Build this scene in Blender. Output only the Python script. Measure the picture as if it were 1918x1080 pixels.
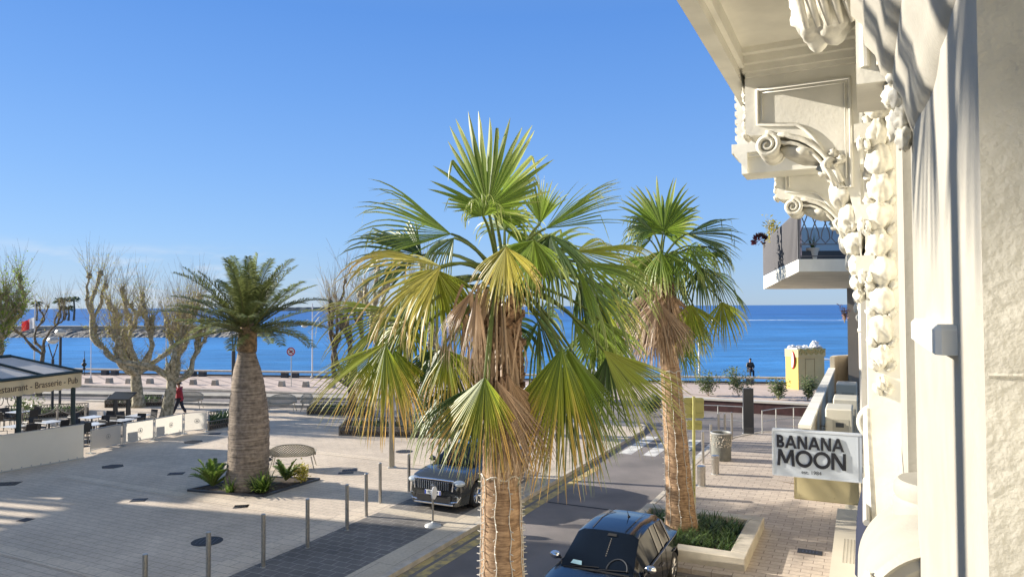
import bpy, math, random
from mathutils import Vector, Matrix, noise
R = math.radians
PI = math.pi
sc = bpy.context.scene
for o in list(bpy.data.objects): bpy.data.objects.remove(o)

# ------------------------------------------------------------------ camera
F = 1330.0; H = 5.6; TH = R(26.26)
cam = bpy.data.cameras.new('camera'); camo = bpy.data.objects.new('camera', cam)
sc.collection.objects.link(camo); sc.camera = camo
cam.sensor_width = 36; cam.lens = 36*F/1918; cam.clip_start = .05; cam.clip_end = 60000
CM = Matrix.Translation((0, 0, H)) @ Matrix.Rotation(R(90+1.44), 4, 'X') @ Matrix.Rotation(R(-.30), 4, 'Z')
camo.matrix_world = CM
CR = CM.to_3x3()
def ray(px, py): return CR @ Vector(((px-959)/F, -(py-540)/F, -1))
def G(px, py, z=0.0):
    d = ray(px, py); k = (z-H)/d.z; p = Vector((0, 0, H))+d*k; return Vector((p.x, p.y, z))
def P(px, py, Y):
    d = ray(px, py); return Vector((0, 0, H))+d*(Y/d.y)
CT, ST = math.cos(TH), math.sin(TH)
def S(a, t, z=0.0): return Vector((a*CT+t*ST, -a*ST+t*CT, z))     # street frame: a across, t along
SM = Matrix.Rotation(-TH, 4, 'Z')

# ------------------------------------------------------------------ light
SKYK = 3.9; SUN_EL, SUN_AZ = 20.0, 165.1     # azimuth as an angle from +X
w = bpy.data.worlds.new('World'); sc.world = w; w.use_nodes = True
nt = w.node_tree; nt.nodes.clear()
def wn(t): return nt.nodes.new(t)
out = wn('ShaderNodeOutputWorld'); bg = wn('ShaderNodeBackground'); sky = wn('ShaderNodeTexSky')
sky.sky_type = 'NISHITA'; sky.sun_disc = False; sky.sun_elevation = R(SUN_EL); sky.sun_rotation = R(90-SUN_AZ)
sky.air_density = 1.0; sky.dust_density = .25; sky.ozone_density = 2.2; sky.altitude = 0
bg.inputs[1].default_value = .11
hs = wn('ShaderNodeHueSaturation'); hs.inputs['Saturation'].default_value = 1.18
tc = wn('ShaderNodeTexCoord'); mp = wn('ShaderNodeMapping'); mp.inputs['Scale'].default_value = (1, 1, 4.5)
nz = wn('ShaderNodeTexNoise'); nz.inputs['Scale'].default_value = 7; nz.inputs['Detail'].default_value = 8; nz.inputs['Roughness'].default_value = .6
cr = wn('ShaderNodeValToRGB'); cr.color_ramp.elements[0].position = .50; cr.color_ramp.elements[1].position = .66
sep = wn('ShaderNodeSeparateXYZ')
hr = wn('ShaderNodeValToRGB'); e = hr.color_ramp.elements
e[0].position = .0; e[0].color = (.75, .75, .75, 1); e[1].position = .085; e[1].color = (0, 0, 0, 1)
n_ = hr.color_ramp.elements.new(.04); n_.color = (.9, .9, .9, 1)
lf = wn('ShaderNodeMapRange'); lf.inputs[1].default_value = -.12; lf.inputs[2].default_value = -.42; lf.clamp = True
m1 = wn('ShaderNodeMath'); m1.operation = 'MULTIPLY'; m2 = wn('ShaderNodeMath'); m2.operation = 'MULTIPLY'
mx = wn('ShaderNodeMixRGB'); mx.inputs[2].default_value = (3.3, 3.5, 3.8, 1)
L = nt.links.new
L(sky.outputs[0], hs.inputs['Color']); L(tc.outputs['Generated'], mp.inputs[0]); L(mp.outputs[0], nz.inputs[0]); L(nz.outputs[0], cr.inputs[0])
L(tc.outputs['Generated'], sep.inputs[0]); L(sep.outputs[2], hr.inputs[0]); L(sep.outputs[0], lf.inputs[0])
L(cr.outputs[0], m1.inputs[0]); L(hr.outputs[0], m1.inputs[1]); L(m1.outputs[0], m2.inputs[0]); L(lf.outputs[0], m2.inputs[1])
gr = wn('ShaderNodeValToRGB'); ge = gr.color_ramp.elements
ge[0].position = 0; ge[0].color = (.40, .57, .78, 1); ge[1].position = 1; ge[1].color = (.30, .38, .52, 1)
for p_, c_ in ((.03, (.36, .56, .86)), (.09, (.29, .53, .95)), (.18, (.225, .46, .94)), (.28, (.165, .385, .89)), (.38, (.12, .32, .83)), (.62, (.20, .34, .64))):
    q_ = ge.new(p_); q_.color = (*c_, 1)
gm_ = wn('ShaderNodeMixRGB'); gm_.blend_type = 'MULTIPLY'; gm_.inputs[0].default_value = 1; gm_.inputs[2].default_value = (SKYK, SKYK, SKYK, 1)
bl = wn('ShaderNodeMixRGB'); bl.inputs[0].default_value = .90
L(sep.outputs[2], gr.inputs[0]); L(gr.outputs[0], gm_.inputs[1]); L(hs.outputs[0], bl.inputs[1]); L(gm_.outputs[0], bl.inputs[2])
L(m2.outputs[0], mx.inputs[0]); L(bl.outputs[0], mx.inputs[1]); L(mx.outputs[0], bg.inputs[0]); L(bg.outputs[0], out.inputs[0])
sl = bpy.data.lights.new('sun', 'SUN'); sl.energy = 4.6; sl.angle = R(.5); sl.color = (1, .925, .82)
so = bpy.data.objects.new('sun', sl); sc.collection.objects.link(so)
sd = Vector((math.cos(R(SUN_AZ))*math.cos(R(SUN_EL)), math.sin(R(SUN_AZ))*math.cos(R(SUN_EL)), math.sin(R(SUN_EL))))
so.rotation_euler = sd.to_track_quat('Z', 'Y').to_euler()
sc.view_settings.view_transform = 'Standard'; sc.view_settings.look = 'None'; sc.view_settings.gamma = 1
sc.view_settings.exposure = 1.15
random.seed(7)

# ------------------------------------------------------------------ materials
MATS = {}
def mat(name, col, rough=.7, var=0., vscale=3., bump=0., bscale=30., metal=0., spec=.5, col2=None, trans=0., coat=0., alpha=None, bdist=.02):
    if name in MATS: return MATS[name]
    m = bpy.data.materials.new(name); m.use_nodes = True; t = m.node_tree; b = t.nodes['Principled BSDF']
    b.inputs['Roughness'].default_value = rough; b.inputs['Metallic'].default_value = metal
    b.inputs['Specular IOR Level'].default_value = spec; b.inputs['Coat Weight'].default_value = coat; b.inputs['Coat Roughness'].default_value = .03
    b.inputs['Base Color'].default_value = (*col, 1)
    g = t.nodes.new('ShaderNodeNewGeometry')
    if var or col2:
        n = t.nodes.new('ShaderNodeTexNoise'); n.inputs['Scale'].default_value = vscale; n.inputs['Detail'].default_value = 6
        t.links.new(g.outputs['Position'], n.inputs['Vector'])
        r = t.nodes.new('ShaderNodeValToRGB'); c2 = col2 or tuple(c*(1-var) for c in col)
        r.color_ramp.elements[0].position = .36; r.color_ramp.elements[0].color = (*c2, 1)
        r.color_ramp.elements[1].position = .62; r.color_ramp.elements[1].color = (*[min(1, c*(1+var*.3)) for c in col], 1)
        t.links.new(n.outputs[0], r.inputs[0]); t.links.new(r.outputs[0], b.inputs['Base Color'])
    if bump:
        n = t.nodes.new('ShaderNodeTexNoise'); n.inputs['Scale'].default_value = bscale; n.inputs['Detail'].default_value = 5
        t.links.new(g.outputs['Position'], n.inputs['Vector'])
        bp = t.nodes.new('ShaderNodeBump'); bp.inputs['Strength'].default_value = bump; bp.inputs['Distance'].default_value = bdist
        t.links.new(n.outputs[0], bp.inputs['Height']); t.links.new(bp.outputs[0], b.inputs['Normal'])
    if trans:
        tr = t.nodes.new('ShaderNodeBsdfTranslucent'); tr.inputs[0].default_value = (*col, 1)
        ms = t.nodes.new('ShaderNodeMixShader'); ms.inputs[0].default_value = trans
        o = t.nodes['Material Output']; t.links.new(b.outputs[0], ms.inputs[1]); t.links.new(tr.outputs[0], ms.inputs[2]); t.links.new(ms.outputs[0], o.inputs[0])
    MATS[name] = m; return m

def paver(name, c1, c2, mortar, bw, bh, rot, msize=.012, var=.3, rough=.8, bump=.3, offset=.5, speck=.0, vs=.5):
    m = bpy.data.materials.new(name); m.use_nodes = True; t = m.node_tree; b = t.nodes['Principled BSDF']; N = t.nodes.new; K = t.links.new
    b.inputs['Roughness'].default_value = rough
    g = N('ShaderNodeNewGeometry'); mp = N('ShaderNodeMapping'); mp.inputs['Rotation'].default_value = (0, 0, rot)
    K(g.outputs['Position'], mp.inputs[0])
    br = N('ShaderNodeTexBrick'); br.offset = offset; br.inputs['Scale'].default_value = 1
    br.inputs['Brick Width'].default_value = bw; br.inputs['Row Height'].default_value = bh; br.inputs['Mortar Size'].default_value = msize
    br.inputs['Mortar Smooth'].default_value = .3; br.inputs['Color1'].default_value = (*c1, 1); br.inputs['Color2'].default_value = (*c2, 1); br.inputs['Mortar'].default_value = (*mortar, 1)
    K(mp.outputs[0], br.inputs[0])
    n = N('ShaderNodeTexNoise'); n.inputs['Scale'].default_value = vs; n.inputs['Detail'].default_value = 9; n.inputs['Roughness'].default_value = .65; K(g.outputs['Position'], n.inputs[0])
    mr = N('ShaderNodeMapRange'); mr.inputs[1].default_value = .3; mr.inputs[2].default_value = .7; mr.inputs[3].default_value = 1-var; mr.inputs[4].default_value = 1+var*.25; K(n.outputs[0], mr.inputs[0])
    mu = N('ShaderNodeMixRGB'); mu.blend_type = 'MULTIPLY'; mu.inputs[0].default_value = 1; K(br.outputs[0], mu.inputs[1]); K(mr.outputs[0], mu.inputs[2])
    n2 = N('ShaderNodeTexNoise'); n2.inputs['Scale'].default_value = 14; n2.inputs['Detail'].default_value = 4; K(g.outputs['Position'], n2.inputs[0])
    mr2 = N('ShaderNodeMapRange'); mr2.inputs[1].default_value = .3; mr2.inputs[2].default_value = .7; mr2.inputs[3].default_value = .86; mr2.inputs[4].default_value = 1.08; K(n2.outputs[0], mr2.inputs[0])
    mu2 = N('ShaderNodeMixRGB'); mu2.blend_type = 'MULTIPLY'; mu2.inputs[0].default_value = 1; K(mu.outputs[0], mu2.inputs[1]); K(mr2.outputs[0], mu2.inputs[2])
    K(mu2.outputs[0], b.inputs['Base Color'])
    bp = N('ShaderNodeBump'); bp.inputs['Strength'].default_value = bump; bp.inputs['Distance'].default_value = .01; bp.invert = True
    K(br.outputs['Fac'], bp.inputs['Height']); K(bp.outputs[0], b.inputs['Normal'])
    MATS[name] = m; return m

def leafmat(name, c0, c1, c2, p1=.55, p2=.9, trans=.45, pet=(.16, .2, .05)):
    # attribute fv: x = 0..1 along the leaflet, y = random, z = 1 on the stalk
    m = bpy.data.materials.new(name); m.use_nodes = True; t = m.node_tree; b = t.nodes['Principled BSDF']; N = t.nodes.new; K = t.links.new
    at = N('ShaderNodeAttribute'); at.attribute_name = 'fv'; se = N('ShaderNodeSeparateXYZ'); K(at.outputs['Vector'], se.inputs[0])
    ad = N('ShaderNodeMath'); ad.operation = 'MULTIPLY_ADD'; ad.inputs[1].default_value = .35; K(se.outputs[1], ad.inputs[0]); K(se.outputs[0], ad.inputs[2])
    sb = N('ShaderNodeMath'); sb.operation = 'SUBTRACT'; sb.inputs[1].default_value = .17; K(ad.outputs[0], sb.inputs[0])
    r = N('ShaderNodeValToRGB'); el = r.color_ramp.elements; el[0].position = 0; el[0].color = (*c0, 1); el[1].position = p2; el[1].color = (*c2, 1)
    q = el.new(p1); q.color = (*c1, 1); K(sb.outputs[0], r.inputs[0])
    mi = N('ShaderNodeMixRGB'); mi.inputs[2].default_value = (*pet, 1); K(se.outputs[2], mi.inputs[0]); K(r.outputs[0], mi.inputs[1])
    hv = N('ShaderNodeHueSaturation'); vm = N('ShaderNodeMapRange'); vm.inputs[3].default_value = .7; vm.inputs[4].default_value = 1.25; K(se.outputs[1], vm.inputs[0]); K(vm.outputs[0], hv.inputs['Value']); K(mi.outputs[0], hv.inputs['Color'])
    K(hv.outputs[0], b.inputs['Base Color']); b.inputs['Roughness'].default_value = .42; b.inputs['Specular IOR Level'].default_value = .45
    tr = N('ShaderNodeBsdfTranslucent'); K(hv.outputs[0], tr.inputs[0]); ms = N('ShaderNodeMixShader'); ms.inputs[0].default_value = trans
    K(b.outputs[0], ms.inputs[1]); K(tr.outputs[0], ms.inputs[2]); K(ms.outputs[0], t.nodes['Material Output'].inputs[0])
    MATS[name] = m; return m

def trunkmat(name, c1, c2, freq, bump=.8, rough=.9, dist=3.0):
    m = bpy.data.materials.new(name); m.use_nodes = True; t = m.node_tree; b = t.nodes['Principled BSDF']; N = t.nodes.new; K = t.links.new
    b.inputs['Roughness'].default_value = rough
    g = N('ShaderNodeNewGeometry'); mp = N('ShaderNodeMapping'); mp.inputs['Scale'].default_value = (dist, dist, freq); K(g.outputs['Position'], mp.inputs[0])
    wv = N('ShaderNodeTexNoise'); wv.inputs['Scale'].default_value = 1; wv.inputs['Detail'].default_value = 6; wv.inputs['Roughness'].default_value = .6; K(mp.outputs[0], wv.inputs[0])
    n = N('ShaderNodeTexNoise'); n.inputs['Scale'].default_value = 9; n.inputs['Detail'].default_value = 7; K(g.outputs['Position'], n.inputs[0])
    r = N('ShaderNodeValToRGB'); r.color_ramp.elements[0].color = (*c2, 1); r.color_ramp.elements[1].color = (*c1, 1); r.color_ramp.elements[0].position = .58; r.color_ramp.elements[1].position = .92
    md = N('ShaderNodeMath'); md.operation = 'MULTIPLY_ADD'; md.inputs[1].default_value = .9; K(wv.outputs['Fac'], md.inputs[0])
    md2 = N('ShaderNodeMath'); md2.operation = 'MULTIPLY'; md2.inputs[1].default_value = .6; K(n.outputs[0], md2.inputs[0]); K(md2.outputs[0], md.inputs[2]); K(md.outputs[0], r.inputs[0]); K(r.outputs[0], b.inputs['Base Color'])
    bp = N('ShaderNodeBump'); bp.inputs['Strength'].default_value = bump; bp.inputs['Distance'].default_value = .02; K(md.outputs[0], bp.inputs['Height']); K(bp.outputs[0], b.inputs['Normal'])
    MATS[name] = m; return m

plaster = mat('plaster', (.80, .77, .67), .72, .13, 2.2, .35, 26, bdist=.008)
plaster_sunlit = mat('plaster_sunlit', (.41, .385, .32), .65, .08, 4, .4, 40, bdist=.006)  # same facade plaster, darkened for sunlit parts so they do not burn out
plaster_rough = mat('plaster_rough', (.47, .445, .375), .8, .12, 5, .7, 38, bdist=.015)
ornam = mat('ornament_plaster', (.70, .665, .56), .7, .22, 11, .4, 40, bdist=.008)
plaster_far = mat('plaster_far', (.55, .49, .37), .75, .12, 1.5)
white_pl = mat('white_plaster', (.58, .55, .48), .6, .06, 3)
steel = mat('brushed_steel', (.48, .46, .42), .32, .15, 20, metal=.9)
steelm = mat('matte_steel', (.50, .50, .47), .5, .1, 20, metal=.6)
dark = mat('black_metal', (.018, .022, .024), .4)
darkgrey = mat('anthracite', (.045, .05, .058), .45, .1, 3)
stone = mat('pale_stone', (.52, .46, .37), .8, .2, 4, .3, 40)
stone2 = mat('kerb_stone', (.40, .36, .29), .8, .25, 2, .3, 40)
conc = mat('grey_concrete', (.19, .19, .165), .85, .2, 6, .4, 60)
soil = mat('soil', (.09, .065, .045), .95, .5, 12, .9, 40, col2=(.03, .022, .016))
rock = mat('rock', (.26, .235, .20), .9, .5, .9, 1.0, 1.5, col2=(.07, .065, .06), bdist=.6)
rubber = mat('rubber', (.012, .012, .013), .8)
glassd = mat('dark_glass', (.004, .007, .013), .05, spec=.30)
chrome = mat('chrome', (.75, .75, .76), .12, metal=1)
yellowp = mat('yellow_paint', (.46, .34, .12), .85, .5, 5, col2=(.22, .19, .13))
whitep = mat('white_paint', (.62, .60, .55), .8, .3, 3, col2=(.38, .37, .35))
tarp = mat('cream_tarp', (.84, .77, .62), .6, .04, 2, trans=.45)
tarp2 = mat('white_tarp', (.58, .55, .48), .55, .04, 2, trans=.5)
fabric = mat('awning_fabric', (.80, .68, .44), .8, .05, 3, trans=.5)
asph = mat('asphalt', (.21, .185, .17), .9, .35, .5, .5, 180, col2=(.15, .135, .125))
STR = TH
pav_plaza = paver('plaza_paving', (.65, .545, .42), (.59, .49, .378), (.38, .32, .235), .42, .21, STR, .009, .24)
pav_right = paver('pavement_paving', (.56, .475, .38), (.46, .385, .31), (.27, .22, .18), .42, .21, STR, .010, .25)
pav_dark = paver('dark_paving', (.15, .138, .122), (.18, .165, .147), (.32, .295, .26), .36, .26, STR+R(0), .012, .4)
pav_sea = paver('promenade_paving', (.62, .49, .40), (.57, .45, .37), (.50, .40, .33), .8, .4, R(12), .01, .2)
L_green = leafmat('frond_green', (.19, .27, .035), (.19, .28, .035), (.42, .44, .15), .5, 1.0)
L_olive = leafmat('frond_olive', (.33, .35, .045), (.29, .34, .04), (.50, .44, .16), .5, 1.0)
L_yellow = leafmat('frond_yellow', (.46, .43, .10), (.47, .42, .08), (.58, .42, .2), .55, .95)
L_tip = leafmat('frond_tip_yellow', (.15, .24, .035), (.32, .36, .035), (.62, .40, .13), .4, .85)
L_dead = leafmat('frond_dead', (.30, .19, .11), (.37, .25, .15), (.46, .34, .22), .5, .9, .25, pet=(.36, .24, .14))
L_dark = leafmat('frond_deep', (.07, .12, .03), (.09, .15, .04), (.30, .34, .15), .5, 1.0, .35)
L_pinn = leafmat('date_frond', (.12, .14, .045), (.13, .155, .05), (.27, .29, .12), .5, 1.0, .3, pet=(.17, .17, .06))
L_pinn2 = leafmat('date_frond_light', (.22, .26, .09), (.20, .25, .08), (.38, .38, .2), .5, 1.0, .35, pet=(.24, .22, .08))
L_plant = leafmat('strap_leaf', (.10, .17, .03), (.12, .2, .035), (.26, .32, .08), .5, 1.0, .35)
L_plantd = leafmat('strap_leaf_dark', (.035, .07, .02), (.05, .10, .025), (.14, .2, .06), .5, 1.0, .3)
T_fan = trunkmat('fan_palm_bark', (.46, .30, .17), (.17, .10, .055), 42, 1.0, dist=5)
T_date = trunkmat('date_palm_bark', (.34, .27, .20), (.12, .092, .068), 20, 1.0, dist=1.6)
bark = mat('plane_bark', (.42, .37, .26), .9, .5, 7, .8, 20, col2=(.17, .155, .095), bdist=.05)
bark2 = mat('plane_bark_dark', (.17, .14, .095), .9, .5, 7, .6, 30, col2=(.07, .06, .045))
twig = mat('twig', (.40, .32, .21), .9, .3, 3)
bud = mat('spring_leaf', (.42, .40, .07), .6, .4, 2, trans=.4)
budg = mat('spring_leaf_green', (.26, .38, .05), .6, .4, 2, trans=.45)
bootm = mat('leaf_base', (.27, .16, .09), .9, .5, 18, .8, 60, col2=(.09, .05, .028))

# ------------------------------------------------------------------ mesh builder
COL = sc.collection
class MB:
    def __init__(s): s.v = []; s.f = []; s.a = []; s.M = None; s.hasa = False
    def add(s, vs, fs, at=None):
        b = len(s.v)
        if s.M is not None: vs = [s.M @ Vector(p) for p in vs]
        s.v += [tuple(p) for p in vs]; s.f += [tuple(i+b for i in f) for f in fs]
        s.a += at if at else [(0, 0, 0)]*len(vs)
        if at: s.hasa = True
        return s
    def box(s, x0, x1, y0, y1, z0, z1, M=None):
        vs = [Vector(p) for p in ((x0,y0,z0),(x1,y0,z0),(x1,y1,z0),(x0,y1,z0),(x0,y0,z1),(x1,y0,z1),(x1,y1,z1),(x0,y1,z1))]
        if M is not None: vs = [M @ p for p in vs]
        return s.add(vs, [(0,3,2,1),(4,5,6,7),(0,1,5,4),(1,2,6,5),(2,3,7,6),(3,0,4,7)])
    def sbox(s, a0, a1, t0, t1, z0, z1): return s.box(a0, a1, t0, t1, z0, z1, SM)
    def bbox(s, x0, x1, y0, y1, z0, z1, b=.01, M=None):     # bevelled box (chamfered vertical edges and top)
        p = [(x0+b,y0),(x1-b,y0),(x1,y0+b),(x1,y1-b),(x1-b,y1),(x0+b,y1),(x0,y1-b),(x0,y0+b)]
        q = [(min(max(x,x0+b),x1-b), min(max(y,y0+b),y1-b)) for x, y in p]
        vs = [Vector((x,y,z0)) for x,y in p]+[Vector((x,y,z1-b)) for x,y in p]+[Vector((x,y,z1)) for x,y in q]
        if M is not None: vs = [M @ v for v in vs]
        fs = [tuple(range(7,-1,-1))]+[(i,(i+1)%8,8+(i+1)%8,8+i) for i in range(8)]+[(8+i,8+(i+1)%8,16+(i+1)%8,16+i) for i in range(8)]+[(16,18,20,22)]
        fs += [(16,17,18),(18,19,20),(20,21,22),(22,23,16)]
        return s.add(vs, fs)
    def tube(s, pts, rad, n=8, cap=True, at=None):
        pts = [Vector(p) for p in pts]; m = len(pts)
        if not isinstance(rad, (list, tuple)): rad = [rad]*m
        d0 = (pts[1]-pts[0]).normalized(); ref = Vector((0,0,1)) if abs(d0.z) < .9 else Vector((1,0,0))
        u = d0.cross(ref).normalized(); vs = []
        for i in range(m):
            d = (pts[min(i+1,m-1)]-pts[max(i-1,0)]).normalized()
            u = (u-d*u.dot(d)).normalized(); v = d.cross(u)
            for k in range(n):
                c = 2*PI*k/n; vs.append(pts[i]+(u*math.cos(c)+v*math.sin(c))*rad[i])
        fs = [(i*n+k, i*n+(k+1)%n, (i+1)*n+(k+1)%n, (i+1)*n+k) for i in range(m-1) for k in range(n)]
        if cap: fs += [tuple(range(n-1,-1,-1)), tuple((m-1)*n+k for k in range(n))]
        return s.add(vs, fs, [at]*len(vs) if at else None)
    def lathe(s, prof, c=(0,0,0), n=24, M=None, a0=0, a1=2*PI):
        full = abs(a1-a0-2*PI) < 1e-6; k = n if full else n+1; vs = []
        for r, z in prof:
            for i in range(k):
                an = a0+(a1-a0)*i/n; p = Vector((r*math.cos(an), r*math.sin(an), z))
                vs.append((M @ p if M is not None else p)+Vector(c))
        fs = []
        for j in range(len(prof)-1):
            for i in range(n if full else n):
                i2 = (i+1) % k; fs.append((j*k+i, j*k+i2, (j+1)*k+i2, (j+1)*k+i))
        return s.add(vs, fs)
    def prism(s, poly, z0, z1, fn=None):      # poly of (x,y), extruded in z, fn maps (x,y,z)
        fn = fn or (lambda x,y,z: Vector((x,y,z))); n = len(poly)
        vs = [fn(x,y,z0) for x,y in poly]+[fn(x,y,z1) for x,y in poly]
        return s.add(vs, [tuple(range(n-1,-1,-1)), tuple(range(n,2*n))]+[(i,(i+1)%n,n+(i+1)%n,n+i) for i in range(n)])
    def blob(s, c, r, seed=0, amp=.25, fr=2.2, n=10, m=7, M=None, rd=0.):
        c = Vector(c); vs = []; r = Vector(r) if not isinstance(r, (int, float)) else Vector((r,r,r))
        for j in range(m+1):
            ph = PI*j/m
            for i in range(n):
                an = 2*PI*i/n; d = Vector((math.sin(ph)*math.cos(an), math.sin(ph)*math.sin(an), math.cos(ph)))
                k = 1+amp*noise.noise(d*fr+Vector((seed*3.1, seed*1.7, seed)))*2-(rd*abs(math.sin(an*2.5+seed+d.z*1.2+noise.noise(d*2+Vector((seed,0,0)))))**6*math.sin(ph) if rd else 0)
                p = Vector((d.x*r.x*k, d.y*r.y*k, d.z*r.z*k)); vs.append((M @ p if M is not None else p)+c)
        fs = [(j*n+i, (j+1)*n+i, (j+1)*n+(i+1)%n, j*n+(i+1)%n) for j in range(m) for i in range(n)]
        return s.add(vs, fs)
    def poly(s, pts): return s.add(pts, [tuple(range(len(pts)))])
    def build(s, name, m, parent=None, smooth=False, root=None):
        vs = s.v
        if parent is not None:
            W = parent; mi = PM[parent.name].inverted(); vs = [tuple(mi @ Vector(p)) for p in vs] if not s.__dict__.get('local') else vs
        me = bpy.data.meshes.new(name); me.from_pydata(vs, [], s.f); me.update()
        if s.hasa:
            at = me.attributes.new('fv', 'FLOAT_VECTOR', 'POINT'); fl = [c for a in s.a for c in a]; at.data.foreach_set('vector', fl)
        if smooth: me.polygons.foreach_set('use_smooth', [True]*len(me.polygons))
        me.materials.append(m); o = bpy.data.objects.new(name, me); COL.objects.link(o)
        PM[o.name] = PM[parent.name] if parent is not None else Matrix.Identity(4)
        if parent is not None: o.parent = parent
        return o
PM = {}
def tag(o, label=None, cat=None, group=None, kind=None):
    if label: o['label'] = label
    if cat: o['category'] = cat
    if group: o['group'] = group
    if kind: o['kind'] = kind
    return o
def thing(name, label, cat, loc=(0,0,0), rz=0., group=None):
    o = bpy.data.objects.new(name, None); COL.objects.link(o); o.location = loc; o.rotation_euler = (0,0,rz); o.empty_display_size = .2
    PM[o.name] = Matrix.Translation(Vector(loc)) @ Matrix.Rotation(rz, 4, 'Z')
    return tag(o, label, cat, group)
def copy_tree(o, parent=None):
    c = o.copy(); COL.objects.link(c)
    if parent is not None: c.parent = parent
    PM[c.name] = Matrix.Identity(4)
    for ch in list(KIDS(o)): copy_tree(ch, c)
    return c
def KIDS(o): return [x for x in bpy.data.objects if x.parent == o]
def dup(o, label, loc, rz=0., group=None):
    c = copy_tree(o); c.location = loc; c.rotation_euler = (0,0,rz); c['label'] = label
    if group: c['group'] = group
    return c
def LM():
    m = MB(); m.local = True; return m
def struct(mb, name, m, smooth=False): return tag(mb.build(name, m, None, smooth), kind='structure')
def auto(o, ang=35):
    me = o.data; me.polygons.foreach_set('use_smooth', [True]*len(me.polygons)); me.set_sharp_from_angle(angle=R(ang)) if hasattr(me,'set_sharp_from_angle') else None
    return o
def text_mb(body, size, M, ext=.004, offset=0., xs=1., align='CENTER', local=False):
    cu = bpy.data.curves.new('t', 'FONT'); cu.body = body; cu.size = size; cu.extrude = ext; cu.offset = offset; cu.align_x = align; cu.align_y = 'CENTER'
    o = bpy.data.objects.new('t', cu); COL.objects.link(o); dg = bpy.context.evaluated_depsgraph_get(); me = bpy.data.meshes.new_from_object(o.evaluated_get(dg))
    mb = MB(); mb.local = local; mb.add([M @ Vector((v.co.x*xs, v.co.y, v.co.z)) for v in me.vertices], [tuple(p.vertices) for p in me.polygons])
    bpy.data.objects.remove(o); bpy.data.meshes.remove(me); bpy.data.curves.remove(cu); return mb
def frame(o, x, y):       # matrix whose X axis is x, Y axis is y
    x = Vector(x).normalized(); y = (Vector(y)-x*Vector(y).dot(x)).normalized(); z = x.cross(y)
    return Matrix(((x.x,y.x,z.x,o[0]),(x.y,y.y,z.y,o[1]),(x.z,y.z,z.z,o[2]),(0,0,0,1)))

# ================================================================== SETTING
B0 = -.10
wl = [P(-400, 700, 75), G(150, 699), G(1290, 715), G(1600, 719)]       # sea wall line on the ground
wl[0].z = 0
dv = (wl[3]-wl[2]).normalized(); wl.append(wl[3]+dv*60)
m = MB(); m.poly([Vector((-120,-40,B0)), Vector((120,-40,B0)), Vector((120, wl[4].y-8, B0))]+[Vector((p.x,p.y,B0)) for p in wl[::-1]]+[Vector((-120, 70, B0))])
struct(m, 'road', asph)
# sea
def seamat():
    m = bpy.data.materials.new('sea'); m.use_nodes = True; t = m.node_tree; b = t.nodes['Principled BSDF']; N = t.nodes.new; K = t.links.new
    g = N('ShaderNodeNewGeometry'); mp = N('ShaderNodeMapping'); mp.inputs['Scale'].default_value = (.35, 1, 1); mp.inputs['Rotation'].default_value = (0,0,R(12)); K(g.outputs['Position'], mp.inputs[0])
    n = N('ShaderNodeTexNoise'); n.inputs['Scale'].default_value = .22; n.inputs['Detail'].default_value = 10; n.inputs['Roughness'].default_value = .65; K(mp.outputs[0], n.inputs[0])
    n2 = N('ShaderNodeTexNoise'); n2.inputs['Scale'].default_value = .02; n2.inputs['Detail'].default_value = 5; K(mp.outputs[0], n2.inputs[0])
    sp = N('ShaderNodeSeparateXYZ'); K(g.outputs['Position'], sp.inputs[0])
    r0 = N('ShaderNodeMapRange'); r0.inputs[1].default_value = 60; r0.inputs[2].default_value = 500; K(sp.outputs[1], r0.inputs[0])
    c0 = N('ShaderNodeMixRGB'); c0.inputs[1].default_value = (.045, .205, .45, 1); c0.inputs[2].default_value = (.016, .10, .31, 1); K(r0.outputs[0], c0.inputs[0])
    mm = N('ShaderNodeMath'); mm.operation = 'MULTIPLY_ADD'; mm.inputs[1].default_value = .6; K(n.outputs[0], mm.inputs[0])
    m3 = N('ShaderNodeMath'); m3.operation = 'MULTIPLY'; m3.inputs[1].default_value = .5; K(n2.outputs[0], m3.inputs[0]); K(m3.outputs[0], mm.inputs[2])
    mr = N('ShaderNodeMapRange'); mr.inputs[1].default_value = .4; mr.inputs[2].default_value = .72; mr.inputs[3].default_value = .62; mr.inputs[4].default_value = 1.55; K(mm.outputs[0], mr.inputs[0])
    mu = N('ShaderNodeMixRGB'); mu.blend_type = 'MULTIPLY'; mu.inputs[0].default_value = 1; K(c0.outputs[0], mu.inputs[1]); K(mr.outputs[0], mu.inputs[2]); K(mu.outputs[0], b.inputs['Base Color'])
    b.inputs['Roughness'].default_value = .35; b.inputs['Specular IOR Level'].default_value = .22
    bp = N('ShaderNodeBump'); bp.inputs['Strength'].default_value = .9; bp.inputs['Distance'].default_value = .6; K(n.outputs[0], bp.inputs['Height']); K(bp.outputs[0], b.inputs['Normal'])
    return m
SEA = -1.6
m = MB(); m.poly([Vector((-40000,20,SEA)), Vector((40000,20,SEA)), Vector((40000,40000,SEA)), Vector((-40000,40000,SEA))]); struct(m, 'sea', seamat())
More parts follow.
